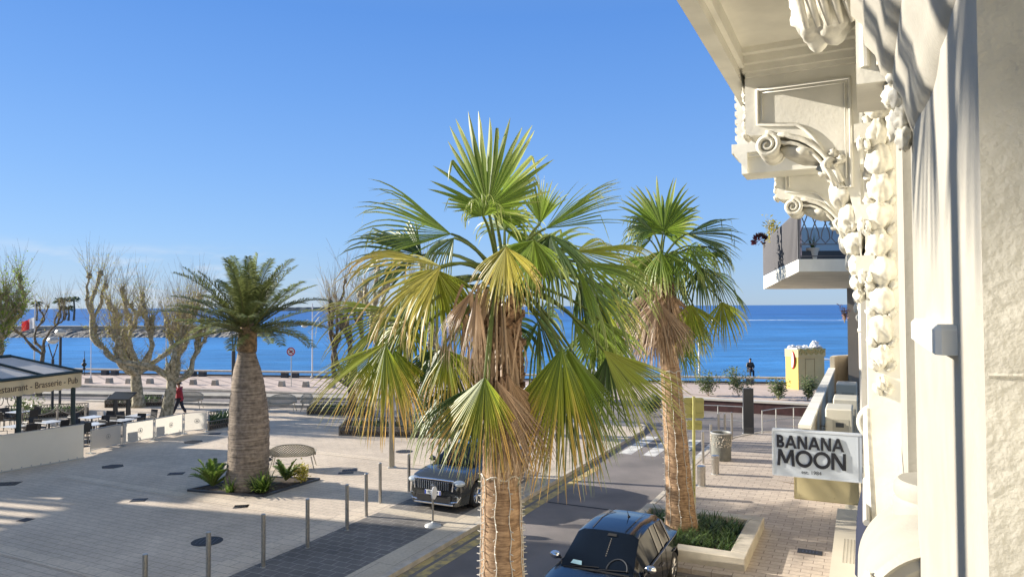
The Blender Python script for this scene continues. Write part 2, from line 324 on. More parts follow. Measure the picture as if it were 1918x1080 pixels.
# promenade quay slab
fa = G(-60, 719); fb = G(165, 720); fc = G(1505, 764); fd = G(1700, 770)
fd = fc+(fc-fb).normalized()*40
def slab(name, pts, z0, z1, m_):
    mb = MB(); mb.prism([(p[0], p[1]) for p in pts], z0, z1); return struct(mb, name, m_)
slab('promenade', [fa+Vector((-25,7,0)), fb, fc, fd, wl[4], wl[3], wl[2], wl[1], wl[0]], -3, 0, pav_sea)
mb = MB()                                   # cast shadows painted as darker diagonal bands over the promenade paving
for i in range(26):
    u = i/25; a_ = fb.lerp(fc, u*1.0)+Vector((0,.5,0)); n_ = Vector((-.6,.95,0)).normalized(); ll = 12.5
    q = a_+n_*ll+Vector((-1.5,0,0))
    a_.z = q.z = .004; wv = Vector((.32,-.05,0))
    mb.poly([a_, a_+wv, q+wv, q])
shadow_band_mat = mat('shadow_band', (.36, .285, .245), .85, .2, 3)
struct(mb, 'shadow_band', shadow_band_mat)
# plaza slab
pc = S(-9.1, 33.2); pl_ = G(150, 752); pl2 = pl_+(pl_-G(1232, 790)).normalized()*60
corner = [S(-9.1, 31.6), S(-9.3, 32.6), S(-10.0, 33.3)]
slab('plaza', [S(-60,-25), S(-9.1,-25)]+corner+[G(1100, 785), pl_, pl2], -.5, 0, pav_plaza)
k = MB(); k.sbox(-9.1,-8.94,-25,31.6,-.5,.012); k.tube([S(-9.02,31.6,-.04), S(-9.22,32.7,-.04), S(-10,33.45,-.04), G(1100,785)+Vector((0,.1,-.04)), pl_+Vector((0,.1,-.04)), pl2+Vector((0,.1,-.04))], .075, 6); struct(k, 'kerb', stone)
# dark parking strip, concrete band and yellow line
k = MB()
for t0, t1 in ((-20, 15.9), (16.35, 22.0)):
    k.poly([S(-11.95,t0,.004), S(-9.75,t0,.004), S(-9.75,t1,.004), S(-11.95,t1,.004)])
struct(k, 'parking_strip', pav_dark)
k = MB(); k.poly([S(-12.75,-20,.004), S(-12.1,-20,.004), S(-12.1,30,.004), S(-12.75,30,.004)])
for t in (9.5, 14.6, 21.2, 26.4): k.poly([S(-24,t,.008), S(-12.76,t,.008), S(-12.76,t+.42,.008), S(-24,t+.42,.008)])
struct(k, 'paving_trim', paver('trim_paving', (.68,.57,.43), (.64,.53,.40), (.34,.29,.22), .62, .32, STR, .010, .15))
k = MB(); k.poly([S(-9.75,-20,.006), S(-9.12,-20,.006), S(-9.12,29,.006), S(-9.75,29,.006)]); k.poly([S(-11.95,15.9,.006), S(-9.76,15.9,.006), S(-9.76,16.35,.006), S(-11.95,16.35,.006)])
struct(k, 'paving_border', paver('border_paving', (.52,.44,.33), (.56,.48,.36), (.34,.30,.24), .8, 3.2, STR, .012, .2))
k = MB(); k.poly([S(-8.92,-20,B0+.004), S(-8.72,-20,B0+.004), S(-8.72,24,B0+.004), S(-8.92,24,B0+.004)]); k.poly([S(-8.62,-20,B0+.004), S(-8.36,-20,B0+.004), S(-8.36,24,B0+.004), S(-8.62,24,B0+.004)])
tag(struct(k, 'road_marking', yellowp), kind='structure')
k = MB()
for i in range(5):
    a = -8.55+i*.93; k.poly([S(a,26.6,B0+.004), S(a+.5,26.6,B0+.004), S(a+.5,30.6,B0+.004), S(a,30.6,B0+.004)])
for i in range(7):
    a = 10.5-i*1.0; p = G(1052-i*13, 778-i*.9, B0); q = Vector((.55, 1.9, 0)); 
    k.poly([p+Vector((0,0,.004)), p+Vector((.5,-.12,.004)), p+q+Vector((.5,-.12,.004)), p+q+Vector((0,0,.004))])
struct(k, 'zebra_crossing', whitep)
k = MB(); k.poly([S(-8.3,19.1,B0+.006), S(-5.4,19.1,B0+.006), S(-5.4,19.18,B0+.006), S(-8.3,19.18,B0+.006)]); struct(k, 'road_joint', rubber)
# right pavement
nf = S(6, 37.4)
slab('pavement', [S(-2.5,-25), S(6,-25), nf, S(-2.3,34.4), S(-4.0,33.1), S(-4.9,31.2), S(-5.35,29.0), S(-5.35,15.35), S(-2.5,15.35)], -.5, 0, pav_right)
k = MB(); k.sbox(-5.5,-5.35,15.2,29,-.5,.012); k.tube([S(-5.42,29,-.04), S(-4.97,31.3,-.04), S(-4.05,33.2,-.04), S(-2.3,34.5,-.04), nf+Vector((0,.1,-.04))], .075, 6)
k.sbox(-2.64,-2.5,-25,15.2,-.5,.012); struct(k, 'pavement_kerb', stone)
k = MB(); k.poly([S(-5.4,-20,B0+.005), S(-2.64,-20,B0+.005), S(-2.64,15.2,B0+.005), S(-5.4,15.2,B0+.005)]); struct(k, 'parking_bay', pav_dark)
k = MB(); k.poly([S(-4.2,33,B0+.3),S(-4.2,33,B0+.3),S(-4.2,33,B0+.3)])
# traffic islands of the sea road
def strip_px(name, pts, wd, z0, z1, m_):
    k = MB()
    for (x0,y0),(x1,y1) in zip(pts[:-1], pts[1:]):
        a, b = G(x0,y0), G(x1,y1); n_ = Vector((0, wd, 0)); k.prism([(a.x,a.y),(b.x,b.y),(b.x,b.y+wd),(a.x,a.y+wd)], z0, z1)
    return struct(k, name, m_)
strip_px('traffic_island', [(-80,737),(170,739),(620,746),(900,752)], 1.5, B0-.2, .06, stone2)
strip_px('bus_stop_island', [(160,751.5),(640,761)], .55, B0-.2, .05, stone)
strip_px('promenade_kerb', [(-60,721),(165,722),(700,740),(1230,757)], .3, B0-.2, .02, stone)
# dark red low wall by the promenade
t_ = thing('low_red_wall', 'long low dark red wall with a pale coping beside the sea road', 'wall')
A, Bp = G(1225, 760), G(1545, 778)
k = MB(); ex = (Bp-A).normalized(); ey = Vector((-ex.y, ex.x, 0)); Mw = frame(A, ex, ey); LW = (Bp-A).length
k.box(0, LW, 0, .3, -.1, .48, Mw); k.build('wall', mat('dark_red_clad', (.07, .03, .028), .6, .3, 3), t_)
k = MB(); k.box(-.05, LW+.05, -.06, .36, .48, .58, Mw); k.build('coping', white_pl, t_)

# sea wall bench rail
t_ = thing('seafront_bench_rail', 'long low stone bench rail on paired blocks along the edge of the promenade', 'rail')
k = MB(); j = MB(); bdm = MB()
segs = [(wl[0], wl[1]), (wl[1], wl[2]), (wl[2], wl[3])]
tot = 0
for a, b in segs:
    d = (b-a).normalized(); n_ = Vector((d.y,-d.x,0)); ln = (b-a).length
    Mx = frame(a+n_*.9, d, Vector((-d.y,d.x,0)))
    k.box(0, ln, -.25, .25, .40, .52, Mx)
    x = 3.0
    while x < ln-1:
        for q in (0, .9): j = MB(); j.box(x+q, x+q+.5, -.2, .2, 0, .40, Mx); j.build('support_block', darkgrey, t_)
        x += 8.2
    bdm.box(0, ln, .45, .8, 0, .12, Mx)
k.build('seat_plank', stone, t_); bdm.build('edge_strip', darkgrey, t_)

# breakwater and far land
def rough_ridge(mb, p0, p1, wid, h, n, seed, M=None, amp=.5):
    d = (p1-p0); sd_ = Vector((-d.y,d.x,0)).normalized(); rows = 9; vs = []
    for i in range(n+1):
        for jx in range(rows):
            v_ = jx/(rows-1)*2-1; hh = h*max(0, 1-abs(v_)**2.2)
            e_ = min(1, i/4, (n-i)/4); pp = p0+d*(i/n)+sd_*(v_*wid/2*(.35+.65*e_))
            q = noise.noise(Vector((i*.9+seed, jx*1.3, seed)))*amp
            vs.append(Vector((pp.x+q*1.5, pp.y+q, SEA-.6+(hh+q*h*.5)*(.25+.75*e_))))
    mb.add(vs, [(i*rows+j_, (i+1)*rows+j_, (i+1)*rows+j_+1, i*rows+j_+1) for i in range(n) for j_ in range(rows-1)])
bwm = MB(); rough_ridge(bwm, Vector((-180,190,0)), P(512,620,180)*1, 16, 2.3, 200, 3)
o = struct(bwm, 'breakwater_rocks', rock)
k = MB(); a_ = Vector((-180,196,0)); b_ = P(470, 620, 186); k.prism([(a_.x,a_.y),(b_.x,b_.y),(b_.x,b_.y+5),(a_.x,a_.y+5)], SEA, .9); 
struct(k, 'breakwater_quay', stone2)
k = MB(); rough_ridge(k, Vector((-520,1500,0)), P(735,575,1450), 120, 8, 120, 5, amp=.5); struct(k, 'far_headland', mat('far_land', (.075, .10, .11), .9, .4, .01))
# boat wake and boat
k = MB(); a_ = G(1360, 598.6, SEA); n = 40; vs = []
for i in range(n+1):
    p = G(1352+i*6.6, 599.3+.6*math.sin(i*.25)*.4+i*.012, SEA+.05); wd = 1.8+2.5*abs(noise.noise(Vector((i*.35,1,2))))*2
    vs += [p, p+Vector((0, wd*2.4, 0))]
k.add(vs, [(2*i,2*i+2,2*i+3,2*i+1) for i in range(n)]); struct(k, 'boat_wake', mat('foam', (.7,.75,.8), .9, .3, .3))
bp_ = G(1350, 600, SEA); t_ = thing('motorboat', 'tiny white motorboat speeding on the sea ahead of its long wake', 'boat', bp_)
k = LM(); k.prism([(-4,-1.3),(3,-1.3),(5.5,0),(3,1.3),(-4,1.3)], 0, 1.3); k.build('hull', white_pl, t_)
k = LM(); k.prism([(-2,-.9),(1.2,-.9),(2.2,0),(1.2,.9),(-2,.9)], 1.3, 2.5); k.build('cabin', white_pl, t_)

# ================================================================== TREES
def fan_frond(mb, C, hub, ax, nrm, Lf, spread, nseg, droop, fold=.25, fuse=.55, arch=.25, pr=.022, rnd=random, kL=.34):
    # stalk
    mid = (C+hub)/2+Vector((0,0,1))*arch*(hub-C).length
    pts = [((1-u)**2)*C+2*u*(1-u)*mid+u*u*hub for u in [i/6 for i in range(7)]]
    mb.tube(pts, [pr*1.7*(1-.5*i/6) for i in range(7)], 5, False, at=(0,.5,1))
    ax = ax.normalized(); nrm = (nrm-ax*nrm.dot(ax)).normalized(); sd_ = ax.cross(nrm)
    dphi = 2*spread/nseg; so_ = rnd.uniform(0,50)
    for i in range(nseg):
        ph = -spread+dphi*(i+.5)+rnd.uniform(-.15,.15)*dphi; ln = Lf*((1-kL)+kL*math.cos(ph*.8))*rnd.uniform(.92,1.05)
        if rnd.random() < .04 and spread > .5: continue
        wr = noise.noise(Vector((ph*1.6, so_, 0)))*.55+noise.noise(Vector((ph*5, so_, 3)))*.16
        d = (ax*math.cos(ph)+sd_*math.sin(ph)-nrm*fold*1.25*abs(math.sin(ph*.8))-nrm*.08+nrm*wr*min(1,abs(droop)*3+.15)).normalized()
        p = hub.copy(); st = 8; vs = []; at = []; rv = rnd.random(); dr = droop*rnd.uniform(.6,1.5); side0 = d.cross(nrm).normalized()
        tw = rnd.uniform(-.5,.5); brk = rnd.uniform(.62,.85) if rnd.random() < .16 else 9
        for kx in range(st+1):
            r_ = kx/st
            if r_ <= fuse: wd = 2*r_*ln*math.tan(dphi/2)*1.04+.004
            else: wd = (2*fuse*ln*math.tan(dphi/2))*(.97-.70*((r_-fuse)/(1-fuse))**1.5)*(1 if r_ < .99 else .2)
            s_ = side0-d*side0.dot(d); s_.normalize(); nn = s_.cross(d)
            if nn.dot(nrm) < 0: nn = -nn
            if r_ > fuse: s_ = (s_*math.cos(tw*(r_-fuse)*3)+nn*math.sin(tw*(r_-fuse)*3))
            vs += [p-s_*wd/2-nn*wd*.28, p+nn*wd*.1, p+s_*wd/2-nn*wd*.28]; at += [(r_, rv, 0)]*3
            if kx < st:
                if r_ > brk: d = (d*.25+Vector((rnd.uniform(-.25,.25),rnd.uniform(-.25,.25),-1))*.9).normalized(); brk = 9
                if r_ >= fuse-.12: d = (d+Vector((0,0,-1))*dr*(r_-fuse+.2)*.9+Vector((rnd.uniform(-1,1), rnd.uniform(-1,1), 0))*.05).normalized()
                p = p+d*ln/st
        fs = []
        for kx in range(st):
            b = kx*3; fs += [(b,b+1,b+4,b+3),(b+1,b+2,b+5,b+4)]
        mb.add(vs, fs, at)

def idir(deg, toward=0.):   # direction given as an angle in the XZ plane plus a part towards -Y
    return Vector((math.cos(R(deg)), -toward, math.sin(R(deg)))).normalized()

def fan_palm_trunk(root, base, top, rb, rt, lean=Vector((0,0,0)), boots=None, seed=1, dead_px=None):
    k = MB(); n = 26; pts = []; rad = []
    for i in range(n+1):
        u = i/n; p = base.lerp(top, u); p = p+lean*math.sin(u*PI)
        pts.append(p); rr = rb*(1-u)**1.0+rt*u+ (rb*.28)*math.exp(-u*9); rad.append(rr*(1+.025*noise.noise(Vector((u*18,seed,0)))))
    # ringed surface
    fine = []; fr = []
    for i in range(n*5):
        u = i/5; a = int(u); q = u-a; fine.append(pts[a].lerp(pts[a+1], q)); fr.append((rad[a]*(1-q)+rad[a+1]*q)*(1+.018*random.uniform(-1,1)))
    k.tube(fine, fr, 22); k.build('trunk', T_fan, root, True)
    if boots:
        z0, z1, rr = boots; b = MB(); rnd = random.Random(seed); cnt = 0; z = z0
        while z < z1:
            for q in range(7):
                an = q*2*PI/7+cnt*.45; u = (z-base.z)/(top.z-base.z); c = base.lerp(top, u)+lean*math.sin(u*PI)
                r0 = rr*(1-.15*(z-z0)/(z1-z0)); o_ = Vector((math.cos(an), math.sin(an), 0)); s_ = Vector((-o_.y, o_.x, 0))
                c0 = c+Vector((0,0,z-c.z)); w_ = r0*.50*rnd.uniform(.85,1.1); h_ = .15*rnd.uniform(.9,1.2); tl = rnd.uniform(.02,.07)
                vs = [c0+o_*(r0*.86)-s_*w_, c0+o_*(r0*.86)+s_*w_, c0+o_*(r0+tl)+s_*w_*.55+Vector((0,0,h_*.75)), c0+o_*(r0+tl)-s_*w_*.55+Vector((0,0,h_*.75)),
                      c0+o_*(r0+tl*1.3)+Vector((0,0,h_*.35)), c0+o_*(r0*.8)+Vector((0,0,h_*1.15)), c0+o_*(r0+tl*1.3)+Vector((0,0,h_*.9))]
                b.add(vs, [(0,1,4),(0,4,3),(1,2,4),(3,4,6),(4,2,6),(3,6,5),(6,2,5),(0,3,5),(1,5,2)])
            z += .095; cnt += 1
        b.build('leaf_bases', bootm, root)

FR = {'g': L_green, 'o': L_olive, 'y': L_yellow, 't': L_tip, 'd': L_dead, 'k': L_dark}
def make_fronds(root, C, Y, specs, scale_px, seed, nseg=30, pr=.02, LK=1.08):
    rnd = random.Random(seed)
    for sp in specs:
        (hx, hy, dy, deg, tw, Lp, spr, droop, colr), ex_ = sp[:9], sp[9:]
        fold = ex_[0] if ex_ else .25; kL = ex_[1] if len(ex_) > 1 else (.55 if deg > 230 else .42); fz = ex_[2] if len(ex_) > 2 else (.42 if deg > 200 or droop > .5 else .50)
        hub = P(hx, hy, Y+dy); Lm = Lp/F*(Y+dy)*LK; ax = idir(deg, tw)
        # face the blade up and outwards
        up = Vector((0,0,1)); nrm = up*.75+Vector((0,-.75,0)) if dy <= .3 else up*.6+Vector((0,-.9,0))
        if abs(ax.z) > .8: nrm = Vector((.1*(1 if hub.x > C.x else -1), -1, .25 if ax.z < 0 else .05))
        mb = MB(); fan_frond(mb, C+Vector((rnd.uniform(-.08,.08), rnd.uniform(-.08,.08), rnd.uniform(-.1,.25))), hub, ax, nrm, Lm, R(spr), nseg if Lp > scale_px else int(nseg*.8), droop*1.45, fold=fold, fuse=fz, pr=pr, rnd=rnd, kL=kL)
        mb.build('dead_frond' if colr == 'd' else 'frond', FR[colr], root)

# ---- main fan palm
Y1 = 9.7
base1 = Vector((P(945,1080,Y1).x, Y1, 0)); top1 = P(938, 560, Y1)
root = thing('fan_palm', 'tall fan palm in the middle with a brown skirt, its trunk closest to the viewer', 'palm tree', base1)
fan_palm_trunk(root, base1, top1, .335, .20, Vector((-.02,0,0)), boots=(4.45, 5.62, .285), seed=4)
C1 = P(935, 545, Y1)
specs = [
 (913,390, .0, 86,-.05,178,105,.05,'g',.05,.80,.55),
 (925,400, .5, 70,-.3,110,110,.5,'g',.2),
 (945,430, .9, 60,-.5,110,100,.7,'g',.3),
 (905,405,-.5, 95,.3,70,85,2.6,'g',.4),
 (845,438, .2,155,.0,185,48,.35,'g',.6),
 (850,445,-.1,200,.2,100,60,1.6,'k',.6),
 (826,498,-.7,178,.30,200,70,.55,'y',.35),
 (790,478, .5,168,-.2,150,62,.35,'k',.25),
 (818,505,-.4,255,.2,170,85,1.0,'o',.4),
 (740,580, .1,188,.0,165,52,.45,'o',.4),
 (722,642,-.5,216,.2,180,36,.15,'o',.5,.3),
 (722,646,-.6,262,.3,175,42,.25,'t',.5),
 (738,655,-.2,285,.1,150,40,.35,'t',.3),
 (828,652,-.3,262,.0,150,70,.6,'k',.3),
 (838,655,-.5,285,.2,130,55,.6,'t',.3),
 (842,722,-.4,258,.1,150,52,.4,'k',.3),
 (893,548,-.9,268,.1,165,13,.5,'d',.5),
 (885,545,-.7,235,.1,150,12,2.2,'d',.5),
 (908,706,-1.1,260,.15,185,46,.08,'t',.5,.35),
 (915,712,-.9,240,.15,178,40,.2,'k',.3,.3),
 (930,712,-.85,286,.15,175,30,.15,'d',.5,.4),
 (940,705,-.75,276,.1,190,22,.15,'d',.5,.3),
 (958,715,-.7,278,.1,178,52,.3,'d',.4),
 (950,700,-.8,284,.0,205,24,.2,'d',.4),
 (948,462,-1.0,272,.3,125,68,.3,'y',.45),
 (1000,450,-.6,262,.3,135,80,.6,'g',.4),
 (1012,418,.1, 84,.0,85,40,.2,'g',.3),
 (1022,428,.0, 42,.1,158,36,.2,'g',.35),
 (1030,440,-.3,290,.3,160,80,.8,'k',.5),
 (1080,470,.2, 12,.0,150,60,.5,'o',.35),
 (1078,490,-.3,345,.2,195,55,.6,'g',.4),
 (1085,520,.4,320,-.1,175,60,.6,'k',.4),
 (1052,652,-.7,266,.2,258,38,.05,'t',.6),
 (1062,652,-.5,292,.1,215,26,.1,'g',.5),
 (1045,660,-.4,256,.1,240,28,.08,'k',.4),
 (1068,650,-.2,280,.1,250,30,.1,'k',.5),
 (1070,588,-.1,326,.0,160,36,.4,'g',.5),
 (1130,655,-.5,325,.1,205,32,.10,'o',.35),
 (1138,665,-.3,282,.0,150,42,.2,'k',.4),
 (1120,560,.5,300,-.2,140,60,.6,'o',.3),
 (780,560,.9,215,-.5,170,70,.6,'k',.3),
 (1000,480,1.3,50,-.8,150,100,.5,'g',.3),
 (930,600,1.3,270,-.9,160,90,.6,'k',.3),
 (1010,600,1.1,300,-.7,170,80,.6,'k',.3),
 (760,600,.6,240,-.2,120,70,.7,'o',.3),
 (1125,600,.2,280,0,170,60,.3,'g',.4),
]
make_fronds(root, C1, Y1, specs, 110, 11, 34)
# hanging dry strands
k = MB(); rnd = random.Random(3)
for i in range(52):
    x = rnd.gauss(912, 40); y0 = rnd.uniform(530, 640); p = P(x, y0, Y1-rnd.uniform(.2,.6)); ln = rnd.uniform(.4,1.35); pts = []; 
    c = Vector((rnd.uniform(-.16,.16), rnd.uniform(-.12,.05), 0))
    for q in range(6): pts.append(p+Vector((0,0,-ln*q/5))+c*math.sin(q/5*PI*.8)*1.2)
    s_ = Vector((1,0,0)); vs = []; w_ = rnd.uniform(.008,.03)
    for q, pp in enumerate(pts): vs += [pp-s_*w_*(1-q/7), pp+s_*w_*(1-q/7)+Vector((0,.01,0))]
    k.add(vs, [(2*q,2*q+1,2*q+3,2*q+2) for q in range(5)], [(q/5, rnd.random(), 0) for q in range(6) for _ in (0,1)])
k.build('dry_strands', L_dead, root)

def string_lights(label, base, top, rb, rt, z0, z1, nline, seed, lean=Vector((0,0,0))):
    root = thing('string_lights', label, 'fairy lights', (base.x, base.y, z0), 0, 'fairy lights wound on the palm trunks')
    rnd = random.Random(seed); wire = MB(); bl_ = []
    def pos(an, z, off=.012):
        u = (z-base.z)/(top.z-base.z); c = base.lerp(top, u)+lean*math.sin(u*PI); rr = rb*(1-u)+rt*u+rb*.28*math.exp(-u*9)+off
        return Vector((c.x+rr*math.cos(an), c.y+rr*math.sin(an), z))
    n = 28
    for l in range(nline):
        an0 = 2*PI*l/nline+.25; pts = []
        for i in range(n+1):
            z = z0+(z1-z0)*i/n; an = an0+.05*math.sin(i*1.3+l); pts.append(pos(an, z))
            if 0 < i:
                o_ = Vector((math.cos(an+rnd.choice((-1,1))*.5), math.sin(an+rnd.choice((-1,1))*.5), rnd.uniform(-.3,.3))).normalized(); p = pts[-1]
                bl_.append((p, p+o_*.055))
        wire.tube(pts, .006, 4)
    ring = [pos(2*PI*i/24, z1+.03*math.sin(i*1.6)) for i in range(25)]; wire.tube(ring, .01, 5)
    wire.build('wire', white_pl, root); bl_.sort(key=lambda q: q[1].length if q[1].z < 99 else 0)
    for p, q in bl_[:100]: kb = MB(); kb.tube([p, q], [.009,.006], 5); kb.build('bulb', white_pl, root)
    kb = MB()
    for p, q in bl_[100:]: kb.tube([p, q], [.009,.006], 5)
    tag(kb.build('bulb', white_pl, root), kind='stuff')
string_lights('white fairy lights wound round the middle palm trunk', base1, top1, .335, .20, .6, 3.32, 9, 5, Vector((-.02,0,0)))

# ---- second fan palm (right)
g2 = G(1278, 1003); Y2 = g2.y; top2 = P(1238, 500, Y2)
root = thing('fan_palm', 'smaller fan palm standing in the stone edged bed beside the right pavement', 'palm tree', g2)
fan_palm_trunk(root, g2, top2, .33, .17, Vector((.03,0,0)), boots=(5.0, 6.45, .25), seed=9)
C2 = P(1240, 500, Y2)
specs2 = [
 (1243,432,.0, 92,0,88,110,.15,'g',.1),(1246,440,.4,75,-.3,80,100,.4,'g'),(1222,432,-.2,135,.2,62,85,1.3,'k',.4),(1218,450,.3,150,-.2,60,80,1.2,'g'),
 (1288,438,.1,14,0,92,50,.35,'k',.3),(1292,460,-.3,330,.2,70,80,1.0,'g'),(1325,462,.2,348,0,62,60,.8,'k'),(1310,500,-.4,282,.2,78,70,.5,'k'),
 (1335,508,.0,322,0,92,50,.4,'k',.3),(1300,480,.6,10,-.4,80,80,.7,'g'),(1352,565,-.2,282,.1,76,60,.4,'o'),(1292,570,-.5,282,.2,86,62,.35,'o'),
 (1300,575,-.1,250,0,80,60,.4,'g'),(1238,470,-.8,270,.4,80,80,.7,'g'),(1215,480,-.6,240,.3,80,80,.8,'g'),(1265,470,-.7,300,.4,85,80,.8,'g'),
 (1198,520,.2,230,0,80,70,.7,'k'),(1196,575,.0,262,0,82,55,.4,'d'),(1170,560,.4,250,0,90,60,.5,'g'),(1205,500,.9,200,-.5,80,80,.8,'k'),
 (1268,640,-.2,292,0,72,40,.3,'g'),(1278,600,.3,290,0,90,50,.4,'g'),(1262,520,1.0,300,-.7,90,80,.6,'k'),(1255,590,-.6,285,.1,70,50,.4,'d'),(1228,560,-.6,268,.2,110,50,.25,'d'),
 (1240,555,-.5,255,.1,95,40,.25,'d'),(1222,590,-.3,262,0,90,45,.25,'d'),(1252,545,-.6,285,.1,80,45,.3,'d'),(1262,570,-.2,280,0,80,40,.3,'d'),(1228,540,-.1,250,0,90,50,.4,'d'),
 (1216,600,.1,268,0,70,40,.25,'d'),(1240,600,-.45,272,.1,80,40,.25,'d'),
]
make_fronds(root, C2, Y2, specs2, 80, 21, 30, .02, 1.22)
string_lights('white fairy lights wound round the right palm trunk above the bed', g2, top2, .33, .17, .3, 4.0, 9, 8, Vector((.03,0,0)))

# ---- tall fan palm outside the frame, whose shadow falls on the near wall
b0 = S(-9.6, .4)
root = thing('fan_palm', 'tall fan palm across the road left of the viewer', 'palm tree', b0)
tp = b0+Vector((0,0,10.6)); fan_palm_trunk(root, b0, tp, .17, .11, seed=3)
rnd = random.Random(31)
for i in range(8):
    an = i*2.4; el = R(rnd.uniform(-15,60)); d = Vector((math.cos(an)*math.cos(el), math.sin(an)*math.cos(el), math.sin(el)))
    hub = tp+d*.95; mb = MB(); fan_frond(mb, tp, hub, d+Vector((0,0,-.25)), Vector((-d.x*.3,-d.y*.3,1)), 1.15, R(75), 22, .6, rnd=rnd); mb.build('frond', L_green, root)

# ---- swollen date palm (left)
g3 = G(466, 912); Y3 = g3.y
root = thing('date_palm', 'stout feather palm with a thick barrel trunk in the plaza bed', 'palm tree', g3)
k = MB(); prof = [(915,418,506),(880,427,502),(840,429,503),(800,430,503),(760,431,500),(720,435,494),(690,439,487),(672,444,481),(656,447,477)]
pts = []; rad = []; fine = 9
for i in range(len(prof)-1):
    for q in range(fine):
        u = q/fine; y = prof[i][0]*(1-u)+prof[i+1][0]*u; xl = prof[i][1]*(1-u)+prof[i+1][1]*u; xr = prof[i][2]*(1-u)+prof[i+1][2]*u
        a, b = P(xl,y,Y3), P(xr,y,Y3); pts.append((a+b)/2); rad.append((b-a).length/2*(1+.012*((q % 3)-1)+random.uniform(-.012,.012)))
pts[0].z = -.05; k.tube(pts, rad, 30); k.build('trunk', T_date, root, True)
k = MB(); k.tube([P(462,658,Y3), P(463,645,Y3), P(464,620,Y3), P(464,600,Y3)], [.30,.30,.27,.16], 16); k.build('crown_shaft', mat('crown_shaft', (.26,.17,.09), .9, .5, 9, .8, 40, col2=(.10,.07,.04)), root, True)
def feather(mb, C, az, el, Lr, droop, npair, ll, rnd, hang=.25):
    d = Vector((math.cos(az)*math.cos(el), math.sin(az)*math.cos(el), math.sin(el))); p = C.copy(); st = 16; pts = [p.copy()]; ds = [d.copy()]
    for i in range(st):
        d = (d+Vector((0,0,-1))*droop*(i/st)*1.1/st*3).normalized(); p = p+d*Lr/st; pts.append(p.copy()); ds.append(d.copy())
    mb.tube(pts, [.030*(1-.85*i/st) for i in range(st+1)], 5, False, at=(0,.5,1))
    for i in range(npair):
        u = .16+.84*i/npair; x = u*st; a = min(int(x), st-1); q = x-a; c = pts[a].lerp(pts[a+1], q); dd = ds[a]
        sd_ = dd.cross(Vector((0,0,1))); sd_ = sd_.normalized() if sd_.length > .05 else Vector((1,0,0)); up = sd_.cross(dd).normalized()
        prof_ = math.sin(PI*min(1,(u-.05)*.95+.06))**.6
        for s_ in (-1, 1):
            l = ll*prof_*rnd.uniform(.85,1.1); fd = (sd_*s_*.8+dd*.62+up*rnd.uniform(.05,.45)).normalized(); wv = dd.cross(fd).normalized(); w_ = .018; rv = rnd.random()
            e1 = c+fd*l*.5; fd2 = (fd+Vector((0,0,-1))*hang).normalized(); e2 = e1+fd2*l*.5; w2 = (fd.cross(wv)).normalized()*w_
            mb.add([c-w2*.6, c+w2*.6, e1+w2, e1-w2, e2], [(0,1,2,3),(3,2,4)], [(0,rv,0),(0,rv,0),(.5,rv,0),(.5,rv,0),(1,rv,0)])
C3 = P(464, 618, Y3); rnd = random.Random(5)
for i in range(60):
    az = i*2.39996; u = i/59
    el = R(84-82*u**.8+rnd.uniform(-10,10)); Lr = 2.45*(1.0+.12*math.sin(u*PI))*rnd.uniform(.78,1.12)
    if u < .18: Lr *= .95
    mb = MB(); feather(mb, C3+Vector((rnd.uniform(-.1,.1),rnd.uniform(-.1,.1),rnd.uniform(-.15,.1))), az, el, Lr, rnd.uniform(.26,.62), 46, .46, rnd, .5)
    mb.build('frond', L_pinn2 if rnd.random() < .35 else L_pinn, root)

# ---- pollarded plane trees
def branch(mb, p, d, ln, r0, r1, rnd, st=7, wob=.35, up=.12):
    pts = [p.copy()]; rad = [r0]
    for i in range(st):
        d = (d+Vector((rnd.uniform(-1,1), rnd.uniform(-1,1), rnd.uniform(-.6,.8)))*wob*.5+Vector((0,0,up))).normalized(); p = p+d*ln/st; pts.append(p.copy()); rr = r0+(r1-r0)*(i+1)/st
        rad.append(rr*rnd.uniform(.78,1.42))
    mb.tube(pts, rad, 8); return p, d, pts
def twigs(mb, lm, p, d, n, ln, rnd, leaves=8, lsz=.05, spread=.8):
    for i in range(n):
        dd = (d*.6+Vector((rnd.gauss(0,spread*.75), rnd.gauss(0,spread*.75), .85))).normalized(); l = ln*rnd.uniform(.45,1.1); q = p+Vector((rnd.uniform(-.1,.1),rnd.uniform(-.1,.1),rnd.uniform(-.1,.1))); pts = [q.copy()]
        for s_ in range(4):
            dd = (dd+Vector((rnd.uniform(-.12,.12), rnd.uniform(-.12,.12), .08))).normalized(); q = q+dd*l/4; pts.append(q.copy())
        mb.tube(pts, [.011,.009,.006,.004,.003], 3, False)
        if rnd.random() < .6:
            qq = pts[2]; d3 = (dd+Vector((rnd.uniform(-.6,.6), rnd.uniform(-.6,.6), .1))).normalized(); mb.tube([qq, qq+d3*l*.3], [.006,.003], 3, False)
        for _ in range(leaves):
            u = rnd.random()**1.6*.75; a = int(u*4); c = pts[a].lerp(pts[a+1], u*4-a)+Vector((rnd.uniform(-1,1),rnd.uniform(-1,1),rnd.uniform(-1,1)))*.06
            n1 = Vector((rnd.uniform(-1,1),rnd.uniform(-1,1),rnd.uniform(-1,1))).normalized(); n2 = n1.orthogonal().normalized(); z = lsz*rnd.uniform(.6,1.3)
            lm.add([c, c+n1*z+n2*z*.5, c+n1*z*1.5, c+n1*z-n2*z*.5], [(0,1,2,3)])
